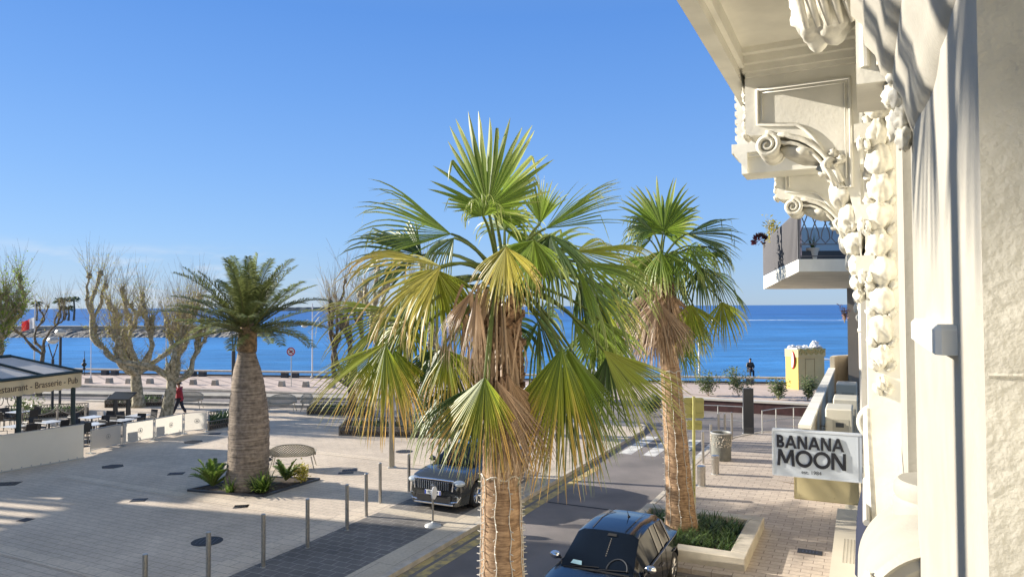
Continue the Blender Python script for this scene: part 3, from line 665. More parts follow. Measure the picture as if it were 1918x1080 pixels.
def plane_tree(label, base, r, htr, limbs, seed, bk=bark, lv=bud, nt=9, tl=1.6, leaves=8, lsz=.045, group='pollarded plane trees'):
    rnd = random.Random(seed); root = thing('plane_tree', label, 'tree', base, 0, group); tr = MB(); pts = []; rad = []
    for i in range(9):
        u = i/8; pts.append(base+Vector((.12*math.sin(u*3+seed), .1*math.sin(u*2), htr*u-.05))); rad.append(r*.76*(1.25-.35*u+(.25 if i == 0 else 0))*rnd.uniform(.95,1.06))
    tr.tube(pts, rad, 12); tr.build('trunk', bk, root, True)
    br = MB(); tw = MB(); lm = MB(); top = pts[-1]
    for (az, el, ln) in limbs:
        d = Vector((math.cos(R(az))*math.cos(R(el)), math.sin(R(az))*math.cos(R(el)), math.sin(R(el))))
        p, d1, bp = branch(br, top-Vector((0,0,r*.8)), d, ln*1.42, r*.50, r*.29, rnd, 10, .85, .07)
        for sub in range(rnd.choice((2,3,3))):
            d2 = (d1*.7+Vector((rnd.uniform(-.9,.9), rnd.uniform(-.9,.9), rnd.uniform(.4,1.0)))).normalized(); p2, d3, bp2 = branch(br, bp[-1-sub % 3], d2, ln*rnd.uniform(.5,.9), r*.28, r*.19, rnd, 8, 1.0, .2)
            br.blob(p2, r*.42, rnd.random()*9, .4); twigs(tw, lm, p2, d3, nt, tl, rnd, leaves, lsz)
            for b_ in bp2[2:-1:2]:
                if rnd.random() < .8: br.blob(b_, r*.32, rnd.random()*9, .4); twigs(tw, lm, b_, Vector((rnd.uniform(-.8,.8),rnd.uniform(-.8,.8),.4)), nt//2, tl*.55, rnd, leaves, lsz, 1.2)
        for b_ in bp[2::2]: twigs(tw, lm, b_, Vector((rnd.uniform(-.8,.8),rnd.uniform(-.8,.8),.2)), nt//3, tl*.4, rnd, leaves, lsz, 1.5)
    br.build('limbs', bk, root, True); tw.build('twigs', twig, root); lm.build('spring_leaves', lv, root)
    return root
plane_tree('pollarded plane tree behind the black reading panel, left one of the pair', G(256, 762), .36, 2.15, [(178,27,3.6),(150,38,2.9),(60,45,2.0),(-100,45,1.8),(20,48,2.0),(100,65,2.2),(190,52,2.3)], 2, nt=17, tl=2.5, leaves=7, lsz=.045)
plane_tree('pollarded plane tree beside the walking person, right one of the pair', G(315, 783), .32, 2.2, [(0,12,1.9),(10,42,2.0),(170,38,2.2),(90,50,2.0),(-90,45,1.6),(140,65,2.2),(-20,35,1.7)], 5, nt=17, tl=2.5, leaves=5, lsz=.045)
plane_tree('bare plane tree in the low lattice bed behind the middle palm', G(757, 803), .36, 2.8, [(175,40,2.6),(200,60,2.2),(90,65,2.2),(0,50,2.0),(150,70,2.6)], 8, nt=12, tl=2.0, leaves=2)
plane_tree('dark bare pollard further left beyond the middle palm, near the bus seats', G(655, 772), .26, 1.7, [(178,32,2.0),(160,60,2.4),(60,60,2.0),(100,80,2.6),(20,65,2.2)], 13, bark2, nt=12, tl=2.6, leaves=2)
gl = P(-30, 830, 37); gl.z = 0
plane_tree('plane tree in fresh green leaf standing at the left edge behind the cafe roof', gl, .3, 2.7, [(10,55,2.0),(80,70,2.2),(-60,60,1.7),(35,40,1.6),(0,75,2.4),(120,60,2)], 17, lv=budg, nt=24, tl=2.2, leaves=9, lsz=.06)
g5 = P(75, 760, 46); g5.z = 0
plane_tree('bare pollard in silhouette far left between the flagpole and the globe lamps', g5, .18, 2.8, [(200,50,1.6),(60,70,1.7),(100,80,1.8)], 23, bark2, nt=13, tl=2.0, leaves=2)
# far palms on the breakwater
def far_palm(px, h, seed, lab):
    b_ = P(px, 606, 190); b_.z = 2.4; root = thing('distant_palm', lab, 'palm tree', b_, 0, 'distant palms on the breakwater'); rnd = random.Random(seed)
    k = MB(); k.tube([b_, b_+Vector((.2,0,h*.5)), b_+Vector((0,0,h))], [.3,.22,.2], 6); k.build('trunk', bark2, root); k = MB()
    for i in range(34):
        an = i*2.4; c = b_+Vector((0,0,h)); e1 = c+Vector((math.cos(an)*.9, math.sin(an)*.9, rnd.uniform(-.3,1.1))); e2 = e1+Vector((math.cos(an)*.9, math.sin(an)*.9, -rnd.uniform(.2,.9))); s_ = Vector((-math.sin(an), math.cos(an), .5))*.22
        k.add([c, e1-s_, e2, e1+s_], [(0,1,2,3)])
    k.build('crown', L_dark, root)
for i, (px, h, lb) in enumerate(((68,4.2,'small palm silhouette on the breakwater just right of the flagpole'),(110,5.0,'palm silhouette on the breakwater, left of the close pair right of the flagpole'),(119,5.2,'palm silhouette on the breakwater, right of the close pair right of the flagpole'),(128,3.0,'lowest bushy palm silhouette on the breakwater before the tallest one'),(138,5.4,'tallest palm silhouette on the breakwater just left of the knotted plane trees'))): far_palm(px, h, i, lb)

# ---- small plants
def strap_plant(name, label, base, n, ln, m_, seed, width=.03, cat='plant', group=None, spread=1.0, hh=1.0):
    rnd = random.Random(seed); k = MB()
    for i in range(n):
        an = rnd.uniform(0, 2*PI); l = ln*rnd.uniform(.6,1.1); el = rnd.uniform(.5,1.3)*hh; d = Vector((math.cos(an)*math.cos(el)*spread, math.sin(an)*math.cos(el)*spread, math.sin(el))); p = base+Vector((rnd.uniform(-1,1),rnd.uniform(-1,1),0))*ln*.18
        s_ = Vector((-math.sin(an), math.cos(an), 0)); vs = []; at = []; rv = rnd.random()
        for q in range(6):
            u = q/5; w_ = width*(1-u)**.7+.002; vs += [p-s_*w_, p+s_*w_]; at += [(u,rv,0)]*2; d = (d+Vector((0,0,-1))*.33*u).normalized(); p = p+d*l/5
        k.add(vs, [(2*q,2*q+1,2*q+3,2*q+2) for q in range(5)], at)
    o = k.build(name, m_, None); return tag(o, label, cat, group)
def cycad(label, base, n, ln, seed):
    rnd = random.Random(seed); root = thing('sago_palm', label, 'plant', base)
    for i in range(n):
        mb = MB(); feather(mb, base+Vector((0,0,.12)), i*2.4, R(rnd.uniform(20,80)), ln*rnd.uniform(.8,1.1), .5, 26, .16, rnd, .1); mb.build('frond', L_plant, root)
cycad('bright green sago palm in the plaza bed left of the stout trunk', G(398, 916), 20, .95, 3)
cycad('sago palm in the plaza bed behind the strap leaved lily, right of the trunk', G(535, 905), 14, .8, 4)
strap_plant('lily_clump', 'arching strap leaved lily clump in front right of the stout trunk', G(490, 920, .05), 130, .75, L_plant, 5)
strap_plant('lily_clump', 'small lily clump at the foot of the stout trunk on its left', G(432, 921, .05), 40, .5, L_plant, 6)
def bushy(name, label, base, rx, rz, n, m_, seed, lsz=.05, cat='shrub', group=None, stems=7):
    rnd = random.Random(seed); root = thing(name, label, cat, base, 0, group); k = MB(); st = MB()
    for i in range(stems):
        an = rnd.uniform(0,2*PI); e_ = base+Vector((math.cos(an)*rx*rnd.uniform(.2,.9), math.sin(an)*rx*rnd.uniform(.2,.9), rz*rnd.uniform(.7,1.1))); st.tube([base, (base+e_)/2+Vector((0,0,.05)), e_], [.012,.009,.004], 4, False)
        for q in range(n//stems):
            u = rnd.uniform(.25,1.05); c = base.lerp(e_, u)+Vector((rnd.gauss(0,1),rnd.gauss(0,1),rnd.gauss(0,1)))*rx*.16; n1 = Vector((rnd.uniform(-1,1),rnd.uniform(-1,1),rnd.uniform(-.3,1))).normalized(); n2 = n1.orthogonal().normalized(); z = lsz*rnd.uniform(.6,1.3); rv = rnd.random()
            k.add([c, c+n1*z+n2*z*.35, c+n1*z*1.9, c+n1*z-n2*z*.35], [(0,1,2,3)], [(0,rv,0),(.5,rv,0),(1,rv,0),(.5,rv,0)])
    st.build('stems', twig, root); k.build('foliage', m_, root); return root
L_gold = leafmat('golden_leaf', (.42,.36,.04), (.5,.42,.05), (.6,.5,.1), .5, 1., .35)
L_ole = leafmat('oleander_leaf', (.09,.13,.05), (.12,.16,.06), (.25,.28,.12), .5, 1., .35)
bushy('golden_shrub', 'small golden leaved shrub at the tip of the plaza bed near the mesh bench', G(566, 904), .42, .5, 600, L_gold, 4, .05)
for i, (x, y, rx, rz, lb) in enumerate(((1327,741,.9,1.25,'thin oleander shrub between the white mast and the sitting person'),(1384,742,.95,1.45,'oleander shrub in the planter just below the sitting person'),(1458,748,.7,1.1,'small dark shrub just left of the yellow kiosk'),(1513,750,.6,1.2,'green shrub just right of the yellow kiosk base'))):
    bushy('oleander', lb, G(x, y), rx, rz, 700, L_ole, 40+i, .10, group='shrubs on the promenade')
bushy('oleander', 'oleander bush inside the cafe enclosure behind the left tables', G(55, 790), .8, 1.0, 500, L_ole, 61, .08)
bushy('oleander', 'low dark shrub at the street corner below the main palm', G(1216, 776), .7, .9, 600, L_plantd, 62, .09)
for i in range(26):
    pass
# second bed lilies: one thick mass of leaves
k = MB(); rnd = random.Random(9)
for i in range(1700):
    a = rnd.uniform(-4.95,-2.75); t = rnd.uniform(16.2,18.45)
    if (a+4.35)**2+(t-17.35)**2 < .22: continue
    p = S(a,t,.08); an = rnd.uniform(0,2*PI); l = rnd.uniform(.22,.5); d = Vector((math.cos(an)*.6, math.sin(an)*.6, .9)).normalized(); s_ = Vector((-math.sin(an), math.cos(an), 0)); vs = []; at = []; rv = rnd.random()
    for q in range(5):
        u = q/4; w_ = .016*(1-u)**.6+.001; vs += [p-s_*w_, p+s_*w_]; at += [(u,rv,0)]*2; d = (d+Vector((0,0,-1))*.5*u).normalized(); p = p+d*l/4
    k.add(vs, [(2*q,2*q+1,2*q+3,2*q+2) for q in range(4)], at)
tag(k.build('ground_cover', L_plantd, None), 'dense dark green strap leaves filling the stone edged bed', 'plants', kind='stuff')
# beds
bed = [G(355,917,.02), G(408,928,.02) , G(490,929,.02), G(597,897,.02), G(560,893,.02)]
k = MB(); k.prism([(p.x,p.y) for p in (G(352,919),G(492,930),G(598,898),G(470,893))], 0, .035); struct(k, 'planting_bed', soil)
k = MB(); a_, b_, c_, d_ = (G(352,919),G(492,930),G(598,898),G(470,893))
for p, q in ((a_,b_),(b_,c_),(c_,d_),(d_,a_)):
    e_ = (q-p).normalized(); k.box(0,(q-p).length,-.04,.04,0,.06,frame(p,e_,Vector((-e_.y,e_.x,0))))
struct(k, 'bed_edging', darkgrey)
r_ = thing('stone_planter', 'square pale stone edged bed around the right palm', 'planter', S(-3.8,17.3))
k = MB(); a0,a1,t0,t1 = -5.32,-2.3,15.7,18.95; wd = .36
for q in ((a0,a1,t0,t0+wd),(a0,a1,t1-wd,t1),(a0,a0+wd*.6,t0+wd+.002,t1-wd-.002),(a1-wd,a1,t0+wd+.002,t1-wd-.002)): k.bbox(q[0],q[1],q[2],q[3],-.1,.27,.02,SM)
k.build('stone_rim', mat('rim_stone', (.50,.45,.36), .8, .15, 3, .3, 40), r_)
k = MB(); k.sbox(a0+.2,a1-wd+.01,t0+wd-.01,t1-wd+.01,-.1,.12); k.build('soil', soil, r_)

# ================================================================== STREET FURNITURE
Hb = 1.14
def bollard_proto(label, h, r, p, grp):
    t_ = thing('bollard', label, 'bollard', p, 0, grp); k = LM(); k.lathe([(r,0),(r,h-.012),(r*.8,h),(0,h)], n=16); auto(k.build('post', steel, t_)); k = LM(); k.lathe([(r*1.25,0),(r*1.25,.01),(r*1.02,.014)], n=16); k.build('base_collar', steelm, t_); return t_
names = ['nearest the viewer and leftmost','second from the left','third from the left, beside the dark paving','fourth from the left','fifth from the left','sixth from the left, casting a long shadow','seventh from the left','last, beside the parked grey car']
bl = [(271,1155),(390,1103),(493,1061),(576,1025),(650,992),(686,966),(712,941),(766,920)]
b1 = None
for i, (x, y) in enumerate(bl):
    lb = 'steel bollard in the plaza row, '+names[i]; p = G(x, y)
    if b1 is None: b1 = bollard_proto(lb, Hb, .047, p, 'slim steel bollards in a row on the plaza')
    else: dup(b1, lb, p)
rb = [(1317,868,'slim steel post between the fairy lit palm and the round bin'),(1332,850,'slim steel post just left of the round bin'),(1346,826,'slim steel post just behind the round bin, first of three'),(1358,826,'slim steel post middle one of three behind the bin'),(1371,823,'slim steel post nearest the black totem')]
for x, y, lb in rb:
    o = dup(b1, lb, G(x, y), 0, 'slim steel posts at the crossing')
s1 = None
for x, y, lb in ((1314,909,'short fat steel bollard left one of the pair, near the sign pole'),(1340,887,'short fat steel bollard right one of the pair, before the bin'),(1289,932,'short fat steel bollard half hidden behind the fairy lit palm')):
    if s1 is None:
        s1 = thing('short_bollard', lb, 'bollard', G(x,y), 0, 'short fat steel bollards'); k = LM(); k.lathe([(.125,0),(.125,.56),(.13,.57),(.13,.60),(.11,.62),(0,.625)], n=24); auto(k.build('body', steel, s1))
        k = LM(); k.lathe([(.132,.5),(.132,.512)], n=24); k.lathe([(.15,0),(.15,.012),(.127,.02)], n=24); k.build('ring', steelm, s1)
    else: dup(s1, lb, G(x,y))
# round bin
t_ = thing('round_bin', 'round grey concrete bin with a pebbled band beside the slim posts', 'bin', G(1351, 860)); k = LM()
k.lathe([(.33,0),(.35,.05),(.355,.5),(.36,.95),(.32,.95),(.31,.75),(0,.72)], n=32); auto(k.build('body', conc, t_)); k = LM(); rnd = random.Random(2)
for i in range(150):
    an = rnd.uniform(0,2*PI); z = rnd.uniform(.5,.9); r = .34+.028*(z-.3)/.6; k.blob((r*math.cos(an), r*math.sin(an), z), rnd.uniform(.014,.03), i, .2, n=6, m=4)
k.build('pebbles', stone, t_); k = LM(); k.lathe([(.375,.95),(.38,.98),(.36,1.0),(.33,.99),(.33,.95)], n=32); k.build('rim', steelm, t_)
# black totem
pt = G(1402, 812); t_ = thing('information_totem', 'tall dark grey slab totem on the right pavement near the handrail', 'totem', pt, -TH*.3); k = LM(); k.bbox(-.22,.22,-.08,.08,0,1.98,.012); k.build('slab', darkgrey, t_); k = LM(); k.box(-.2,.2,-.083,-.08,.3,1.9); k.build('panel', mat('totem_panel',(.03,.036,.045),.25), t_); k = LM(); k.bbox(-.25,.25,-.12,.12,0,.03,.005); k.build('base', steelm, t_)
# yellowish sign back on a pole
ps = G(1300, 986); t_ = thing('road_sign', 'khaki back of a road sign on a tall pole by the right palm bed', 'road sign', ps)
km = mat('khaki_paint', (.40,.38,.13), .5, .08, 4); Ys = ps.y
k = MB(); k.tube([ps, P(1299.5,742,Ys)], .038, 10); k.build('pole', km, t_)
Mz = frame(P(1300,764,Ys), (math.cos(R(-8)),math.sin(R(-8)),0), (0,0,1))
def rrect(w_, h_, r, n=5):
    pts = []
    for cx, cy, a0 in ((w_/2-r,h_/2-r,0),(-w_/2+r,h_/2-r,90),(-w_/2+r,-h_/2+r,180),(w_/2-r,-h_/2+r,270)):
        for i in range(n+1): an = R(a0+90*i/n); pts.append((cx+r*math.cos(an), cy+r*math.sin(an)))
    return pts
k = MB(); k.prism(rrect(.50,.52,.05), -.065, -.045, lambda x,y,z: Mz @ Vector((x,y,z))); k.build('sign_plate', km, t_)
Mz2 = frame(P(1301,796,Ys), (math.cos(R(-8)),math.sin(R(-8)),0), (0,0,1)); k = MB(); k.prism(rrect(.38,.24,.04), -.065, -.045, lambda x,y,z: Mz2 @ Vector((x,y,z))); k.build('sub_plate', km, t_)
for yy in (.14,-.14): k = MB(); k.box(-.24,.24,yy-.015,yy+.015,-.045,-.015,Mz); k.build('bracket_rail', km, t_)
k = MB(); k.box(-.18,.18,-.015,.015,-.045,-.015,Mz2); k.build('bracket_rail', km, t_)
# handrails
def handrail(label, pts, zs, h=1.0, nm='handrail'):
    t_ = thing(nm, label, 'handrail', pts[0]); 
    for z in zs:
        k = MB(); k.tube([p+Vector((0,0,z)) for p in pts], .022, 8); k.build('rail', steelm, t_)
    for p in pts:
        k = MB(); k.tube([p, p+Vector((0,0,h))], .025, 8); k.build('post', steelm, t_)
handrail('curved steel handrail on the pavement corner right of the totem', [G(1428,811), G(1454,806), G(1487,803), G(1515,803)], (.98,.5))
handrail('long steel handrail across the street mouth beyond the palm', [G(1262,797), G(1300,798), G(1345,800), G(1392,803)], (1.0,.35))
# info lectern
pl = G(228, 782); t_ = thing('reading_panel', 'black slanted information desk on two legs beside the left plane trees', 'information panel', pl, R(-8)); k = LM(); Mi = Matrix.Translation((0,0,1.12)) @ Matrix.Rotation(R(26),4,'X'); k.bbox(-.62,.62,-.35,.35,-.03,.03,.01,Mi); k.build('desk', dark, t_)
for s_ in (-1,1):
    k = LM(); k.prism([(-.18,0),(.18,0),(.10,1.05),(-.10,1.0)], -.03, .03, lambda x,y,z: Vector((s_*.36+z+s_*.0, x, y))); k.build('leg', dark, t_)
# mesh benches and chairs
benchm = mat('bench_wire', (.36,.33,.26), .5, .1, 5)
def mesh_seat(name, label, loc, rz, W, grp, back=True, h=.9):
    t_ = thing(name, label, 'bench' if W > 1 else 'chair', loc, rz, grp); D = .62
    def surf(u, v):     # u -1..1 across, v 0..1 from front edge to top of back
        if v < .42: y = -D/2+v/.42*D*.85; z = .44-.03*math.sin(v/.42*PI)
        else: q = (v-.42)/.58; y = D*.35+q*.22; z = .43+q*(h-.43)*(1-.38*abs(u)**2.6)
        wz = W/2*(1-.10*max(0,v-.42)**1.2*abs(u)); side = abs(u)**7*.14*(1 if v < .5 else 0)
        return Vector((u*wz*(.94+.06*min(1,v*3)), y-(abs(u)**3)*.16*(v > .42)*1, z+side))
    k = LM(); nu = int(W*11); nv = 10
    for i in range(-nv, nu+1):
        for sg in (1,-1):
            pts = []
            for q in range(nv+1):
                uu = (i+q)/nu*2-1; uu = uu if sg > 0 else -uu
                if -1 <= uu <= 1: pts.append(surf(uu, q/nv))
            if len(pts) > 1: k.tube(pts, .016, 4, False)
    k.build('woven_shell', benchm, t_)
    k = LM(); rim = [surf(-1+2*i/24, 1) for i in range(25)]; rim = [surf(-1,q/8) for q in range(8)]+rim+[surf(1,1-q/8) for q in range(1,9)]; k.tube(rim, .02, 6)
    fr_ = [surf(-1+2*i/12,0) for i in range(13)]; k.tube(fr_, .02, 6); k.build('rim_frame', benchm, t_)
    for sx in (-1,1):
        for sy, oy in ((-1,-D/2+.05),(1,D/2-.1)):
            k = LM(); k.tube([Vector((sx*(W/2-.14), oy, .43)), Vector((sx*(W/2-.03), oy+sy*.08, 0))], [.022,.016], 6); k.build('leg', benchm, t_)
    return t_
bpos = (G(549,876)); bt = mesh_seat('mesh_bench', 'wide woven metal bench standing alone in the sun behind the plaza bed', bpos, R(188)-0, 1.55, 'woven metal benches')
dup(bt, 'woven metal bench just right of the stout palm trunk, facing the road', G(527,771), R(4))
dup(bt, 'woven metal bench behind the walking person in the dark red coat', G(352,765), R(6))
bc = mesh_seat('mesh_chair', 'woven metal chair right of the bench by the stout palm', G(574,769), R(10), .62, 'woven metal chairs')
dup(bc, 'woven metal chair behind the lattice bed of the plane tree', G(790,779), R(5)); dup(bc, 'woven metal chair left of the lamp column by the lattice bed', G(716,779), R(0))
# lattice edged beds
latt = mat('lattice_metal', (.16,.14,.11), .6, .2, 5)
def lattice_bed(label, cor, h=.42):
    t_ = thing('lattice_planter', label, 'planter', cor[0], 0, 'lattice edged planters'); k = MB(); fr_ = MB(); n = len(cor)
    for i in range(n):
        a, b = cor[i], cor[(i+1) % n]; e_ = (b-a).normalized(); ln = (b-a).length; M_ = frame(a, e_, Vector((-e_.y,e_.x,0)))
        fr_.box(0,ln,-.025,.025,h-.04,h,M_); fr_.box(0,ln,-.02,.02,0,.05,M_); fr_.box(-.03,.03,-.03,.03,0,h,M_)
        x = 0; stp = max(.13, ln/70)
        while x < ln:
            for s_ in (1,-1):
                x0, x1 = (x, x+.2) if s_ > 0 else (x+.2, x); k.tube([M_ @ Vector((min(x0,ln),0,.05)), M_ @ Vector((min((x0+x1)/2,ln),0,h/2)), M_ @ Vector((min(x0,ln),0,h-.04))], .014, 3, False)
            x += stp
        k.box(0,ln,.03,.05,.03,h*.55,M_)
    k.build('lattice', latt, t_); fr_.build('frame', latt, t_)
    k = MB(); k.prism([(p.x,p.y) for p in cor], .02, .2); k.build('soil', soil, t_)
    rnd = random.Random(len(label)); k = MB(); cx = sum((p for p in cor), Vector())/n
    for i in range(240):
        u, v = rnd.random(), rnd.random(); a = cor[0].lerp(cor[1],u); b = cor[3 % n].lerp(cor[2],u); p = a.lerp(b,v)+Vector((0,0,.18)); p = p.lerp(cx+Vector((0,0,.18)),.12); an = rnd.uniform(0,6.3); e_ = Vector((math.cos(an)*.2, math.sin(an)*.2, rnd.uniform(.15,.4))); s_ = Vector((-math.sin(an),math.cos(an),0))*.03; rv = rnd.random()
        k.add([p-s_, p+s_, p+e_], [(0,1,2)], [(0,rv,0),(0,rv,0),(1,rv,0)])
    tag(k.build('ground_plants', L_plantd, t_), kind='stuff')
lattice_bed('long low lattice planter round the plane tree behind the lamp column', [G(636,815), G(905,822), G(890,800), G(655,796)])
lattice_bed('low lattice planter beyond the first, behind the bus seats', [G(576,776), G(700,780), G(697,768), G(592,765)])
lattice_bed('low lattice planter at the foot of the left plane trees', [G(197,763), G(304,760), G(304,751), G(205,752)])
lattice_bed('lattice planter between the last cafe screen and the stout trunk', [G(391,806), G(432,798), G(432,782), G(391,786)])
lattice_bed('lattice planter along the road side of the cafe terrace', [G(10,787), G(165,778), G(165,768), G(10,774)])
# stone cubes
sc1 = None
xs = [(166,717),(205,717),(242,718),(281,718),(362,720),(403,721),(450,722),(488,723),(528,723),(573,724),(622,726),(664,727)]
ords = ['first','second','third','fourth','fifth','sixth','seventh','eighth','ninth','tenth','eleventh','twelfth']
for i, (x, y) in enumerate(xs):
    lb = ords[i]+' stone block seat from the left along the promenade kerb'
    if sc1 is None:
        sc1 = thing('stone_block', lb, 'stone block', G(x,y), R(-12), 'stone blocks along the promenade kerb'); k = LM(); k.prism([(-.21,0),(.21,0),(.15,.38),(-.15,.38)], -.18, .18, lambda x,y,z: Vector((x,z,y))); k.build('block', stone2, sc1)
    else: dup(sc1, lb, G(x,y), R(-12))
# manholes and grates
def plate(name, label, px, py, w_, d_, rz, kind='rect'):
    c = G(px,py,.0); t_ = thing(name, label, 'manhole cover' if name == 'manhole_cover' else 'grate', c, rz); k = LM()
    if kind == 'round': k.lathe([(w_/2,0),(w_/2,.008),(0,.0085)], n=28)
    elif kind == 'hex': k.prism([(-w_/2,0),(-w_/4,-d_/2),(w_/4,-d_/2),(w_/2,0),(w_/4,d_/2),(-w_/4,d_/2)], 0, .008)
    else: k.box(-w_/2,w_/2,-d_/2,d_/2,0,.008)
    k.build('cover', mat('cast_iron', (.035,.034,.035), .6, .3, 20, .5, 60), t_); k = LM()
    for i in range(5): q = (i-2)*w_*.14; k.box(q-.012,q+.012,-d_*.3,d_*.3,.0085,.012)
    k.build('ribs', darkgrey, t_)
plate('manhole_cover', 'dark six sided cover in the shaded plaza near the big cream screen', 211, 873, .78, .62, 0, 'hex')
plate('manhole_cover', 'dark six sided cover before the third small cafe screen', 362, 827, .8, .7, 0, 'hex')
plate('manhole_cover', 'round dark cover behind the second slim bollard', 388, 1013, .72, .72, 0, 'round')
plate('manhole_cover', 'round cover in the sunny paving right of the lamp column', 757, 845, .66, .66, 0, 'round')
for px, py, w_, d_, lb in ((330,886.5,.5,.36,'small square cover in the shade left of the plaza bed'),(260,936,.42,.34,'small square cover in the shade in front of the plaza bed'),(5,906,.95,.5,'dark rectangular cover at the left edge below the cream screen'),(452,948,.40,.32,'small square cover in the sunlit paving below the bed'),(655,880,.5,.34,'small grate in the sun right of the mesh bench, upper one'),(648,885,.5,.26,'small grate in the sun right of the mesh bench, lower one'),(402,812,.5,.4,'small cover at the foot of the last cafe screen')):
    plate('drain_grate', lb, px, py, w_, d_, R(10))
plate('drain_grate', 'wide drain grate in the shaded right pavement', 1517, 1033, .52, .3, -TH)
plate('drain_grate', 'small water cover in the dappled light at far left of the plaza', 48, 973, .3, .3, -.3)
# lamp column and lamp posts
pc_ = G(734, 875); t_ = thing('lamp_column', 'pale square lamp column standing in the plaza behind the bollards', 'lamp post', pc_); k = LM(); k.bbox(-.085,.085,-.085,.085,0,5.4,.01); k.build('column', mat('khaki_steel',(.36,.32,.24),.5,.1,4,metal=.4), t_); k = LM(); k.bbox(-.13,.13,-.13,.13,0,.03,.01); k.build('base', steelm, t_); k = LM(); k.bbox(-.1,.1,-.35,.1,5.4,5.5,.02); k.build('lamp_head', steelm, t_)
pd = P(437, 760, 33); pd.z = 0; t_ = thing('lamp_post', 'slim dark forked lamp post left of the stout palm', 'lamp post', pd); k = LM(); k.tube([(0,0,0),(0,0,3.6)], .085, 10); k.build('pole', darkgrey, t_); k = LM(); k.tube([(0,0,3.4),(-.1,0,4.6)], .03, 6); k.tube([(0,0,3.4),(.16,0,4.6)], .03, 6); k.build('fork', darkgrey, t_)
def globe_post(label, px, pyb, pyt, Y, fork=False, col=darkgrey):
    b_ = P(px, pyb, Y); b_.z = 0; top = P(px, pyt, Y); h = top.z; t_ = thing('globe_lamp', label, 'lamp post', b_, 0, 'globe lamps by the cafe'); k = LM(); hp = h-.25 if not fork else h-1.0
    k.tube([(0,0,0),(0,0,hp)], .07, 8); k.build('pole', col, t_); 
    if fork:
        k = LM(); k.tube([(0,0,hp),(-.25,0,h-.2)], .03, 6); k.tube([(0,0,hp),(.25,0,h-.2)], .03, 6); k.build('fork', col, t_)
    k = LM(); r = .27; k.lathe([(0,h-.2)]+[(r*math.sin(R(a)), h-r*math.cos(R(a))*.8+.02) for a in range(20,100,15)], n=16); k.build('globe', mat('opal_glass',(.75,.75,.72),.3), t_, True); k = LM(); k.lathe([(r*1.05,h+.02),(r*.8,h+.14),(0,h+.2)], n=16); k.build('cap', steelm, t_)
globe_post('tall dark lamp post with a pale globe behind the cafe roof', 112, 760, 622, 40)
globe_post('forked lamp post with a pale globe just left of the tall one', 98, 760, 637, 38, True)
wm = mat('white_steel', (.68,.68,.66), .4)
def mast(name, label, px, Y, pyb, pyt, r, cat, col=wm, z0=0):
    b_ = P(px, pyb, Y); b_.z = z0; tz = P(px, pyt, Y).z; t_ = thing(name, label, cat, b_); k = LM(); k.tube([(0,0,0),(0,0,tz-z0)], [r,r*.6], 8); k.build('pole', col, t_); k = LM(); k.lathe([(r*2.2,0),(r*2.2,.05),(r*1.1,.09)], n=12); k.build('base', col, t_); return t_, tz-z0
t_, h = mast('flagpole', 'white flagpole with a small red and white flag at the far left', 64, 52, 700, 563, .06, 'flagpole')
k = LM(); k.tube([(0,0,h-.05),(0,0,h+.05)], .08, 6); k.build('finial', wm, t_)
def flag(x0, x1, m_, z1=h-1.2):
    k = LM(); vs = []; 
    for i in range(7):
        x = -(x0+(x1-x0)*i/6); yy = .08*math.sin(x*7); vs += [(x,yy,z1+x*.35), (x,yy,z1-.8+x*.25)]
    k.add(vs, [(2*i,2*i+2,2*i+3,2*i+1) for i in range(6)]); return k.build('flag_panel', m_, t_)
flag(.03,.35,mat('flag_white',(.7,.7,.68),.8,trans=.3)); flag(.35,.95,mat('flag_red',(.6,.04,.04),.8,trans=.3))
t_, h = mast('twin_lamp_post', 'white lamp post with two drooping lamps by the sea, right of the stout palm', 585, 57, 692, 568, .07, 'lamp post')
zz = P(585,607,57).z
k = LM()
for s_ in (-1,1): k.tube([(0,0,zz+.1),(s_*.4,0,zz+.35),(s_*.62,0,zz+.1)], .03, 6)
k.tube([(-.35,0,zz-.6),(0,0,zz-.9),(.35,0,zz-.6)], .02, 5); k.build('arms', wm, t_)
for s_ in (-1,1):
    k = LM(); k.lathe([(.03,.12),(.08,.05),(.26,-.1),(.27,-.16),(.12,-.26),(0,-.28)], (s_*.62,0,zz), 14); k.build('lamp_shade', wm, t_, True)
mast('white_mast', 'thin white mast rising behind the left plane trees', 170, 58, 700, 615, .04, 'mast'); mast('white_mast', 'thin white mast seen through the branches of the right plane tree', 311, 58, 700, 600, .05, 'mast')
mast('white_mast', 'white mast on the sea edge to the right of the right palm', 1310, 55.5, 706, 600, .10, 'mast'); mast('dark_rod', 'thin dark rod standing by the sea right of the cafe roof', 158, 60, 700, 657, .03, 'mast', dark)
# round no-entry style sign
pg = G(545.5, 724); Yg = pg.y; t_ = thing('round_road_sign', 'round white and red prohibition sign on a thin pole by the sea road', 'road sign', pg); k = MB(); k.tube([pg, P(545.5,652,Yg)], .03, 8); k.build('pole', steelm, t_)
cs = P(545.5, 658, Yg+.0)-Vector((0,.05,0)); MX = Matrix.Rotation(R(90),4,'X'); rs = .30
k = MB(); k.lathe([(0,.012),(rs,.012),(rs,-.012),(0,-.012)], cs, 28, MX); k.build('disc', mat('sign_white',(.75,.74,.72),.4), t_); k = MB(); k.lathe([(rs*.76,.016),(rs*.76,.02),(rs*1.0,.02),(rs*1.0,.016)], cs, 28, MX); redm = mat('sign_red',(.5,.03,.03),.4); k.build('red_ring', redm, t_)
k = MB(); Mb_ = frame(cs+Vector((0,-.028,0)), (1,0,-1), (1,0,1)); k.box(-rs*.8,rs*.8,-.03,.03,-.004,.004,Mb_); k.build('red_bar', redm, t_)
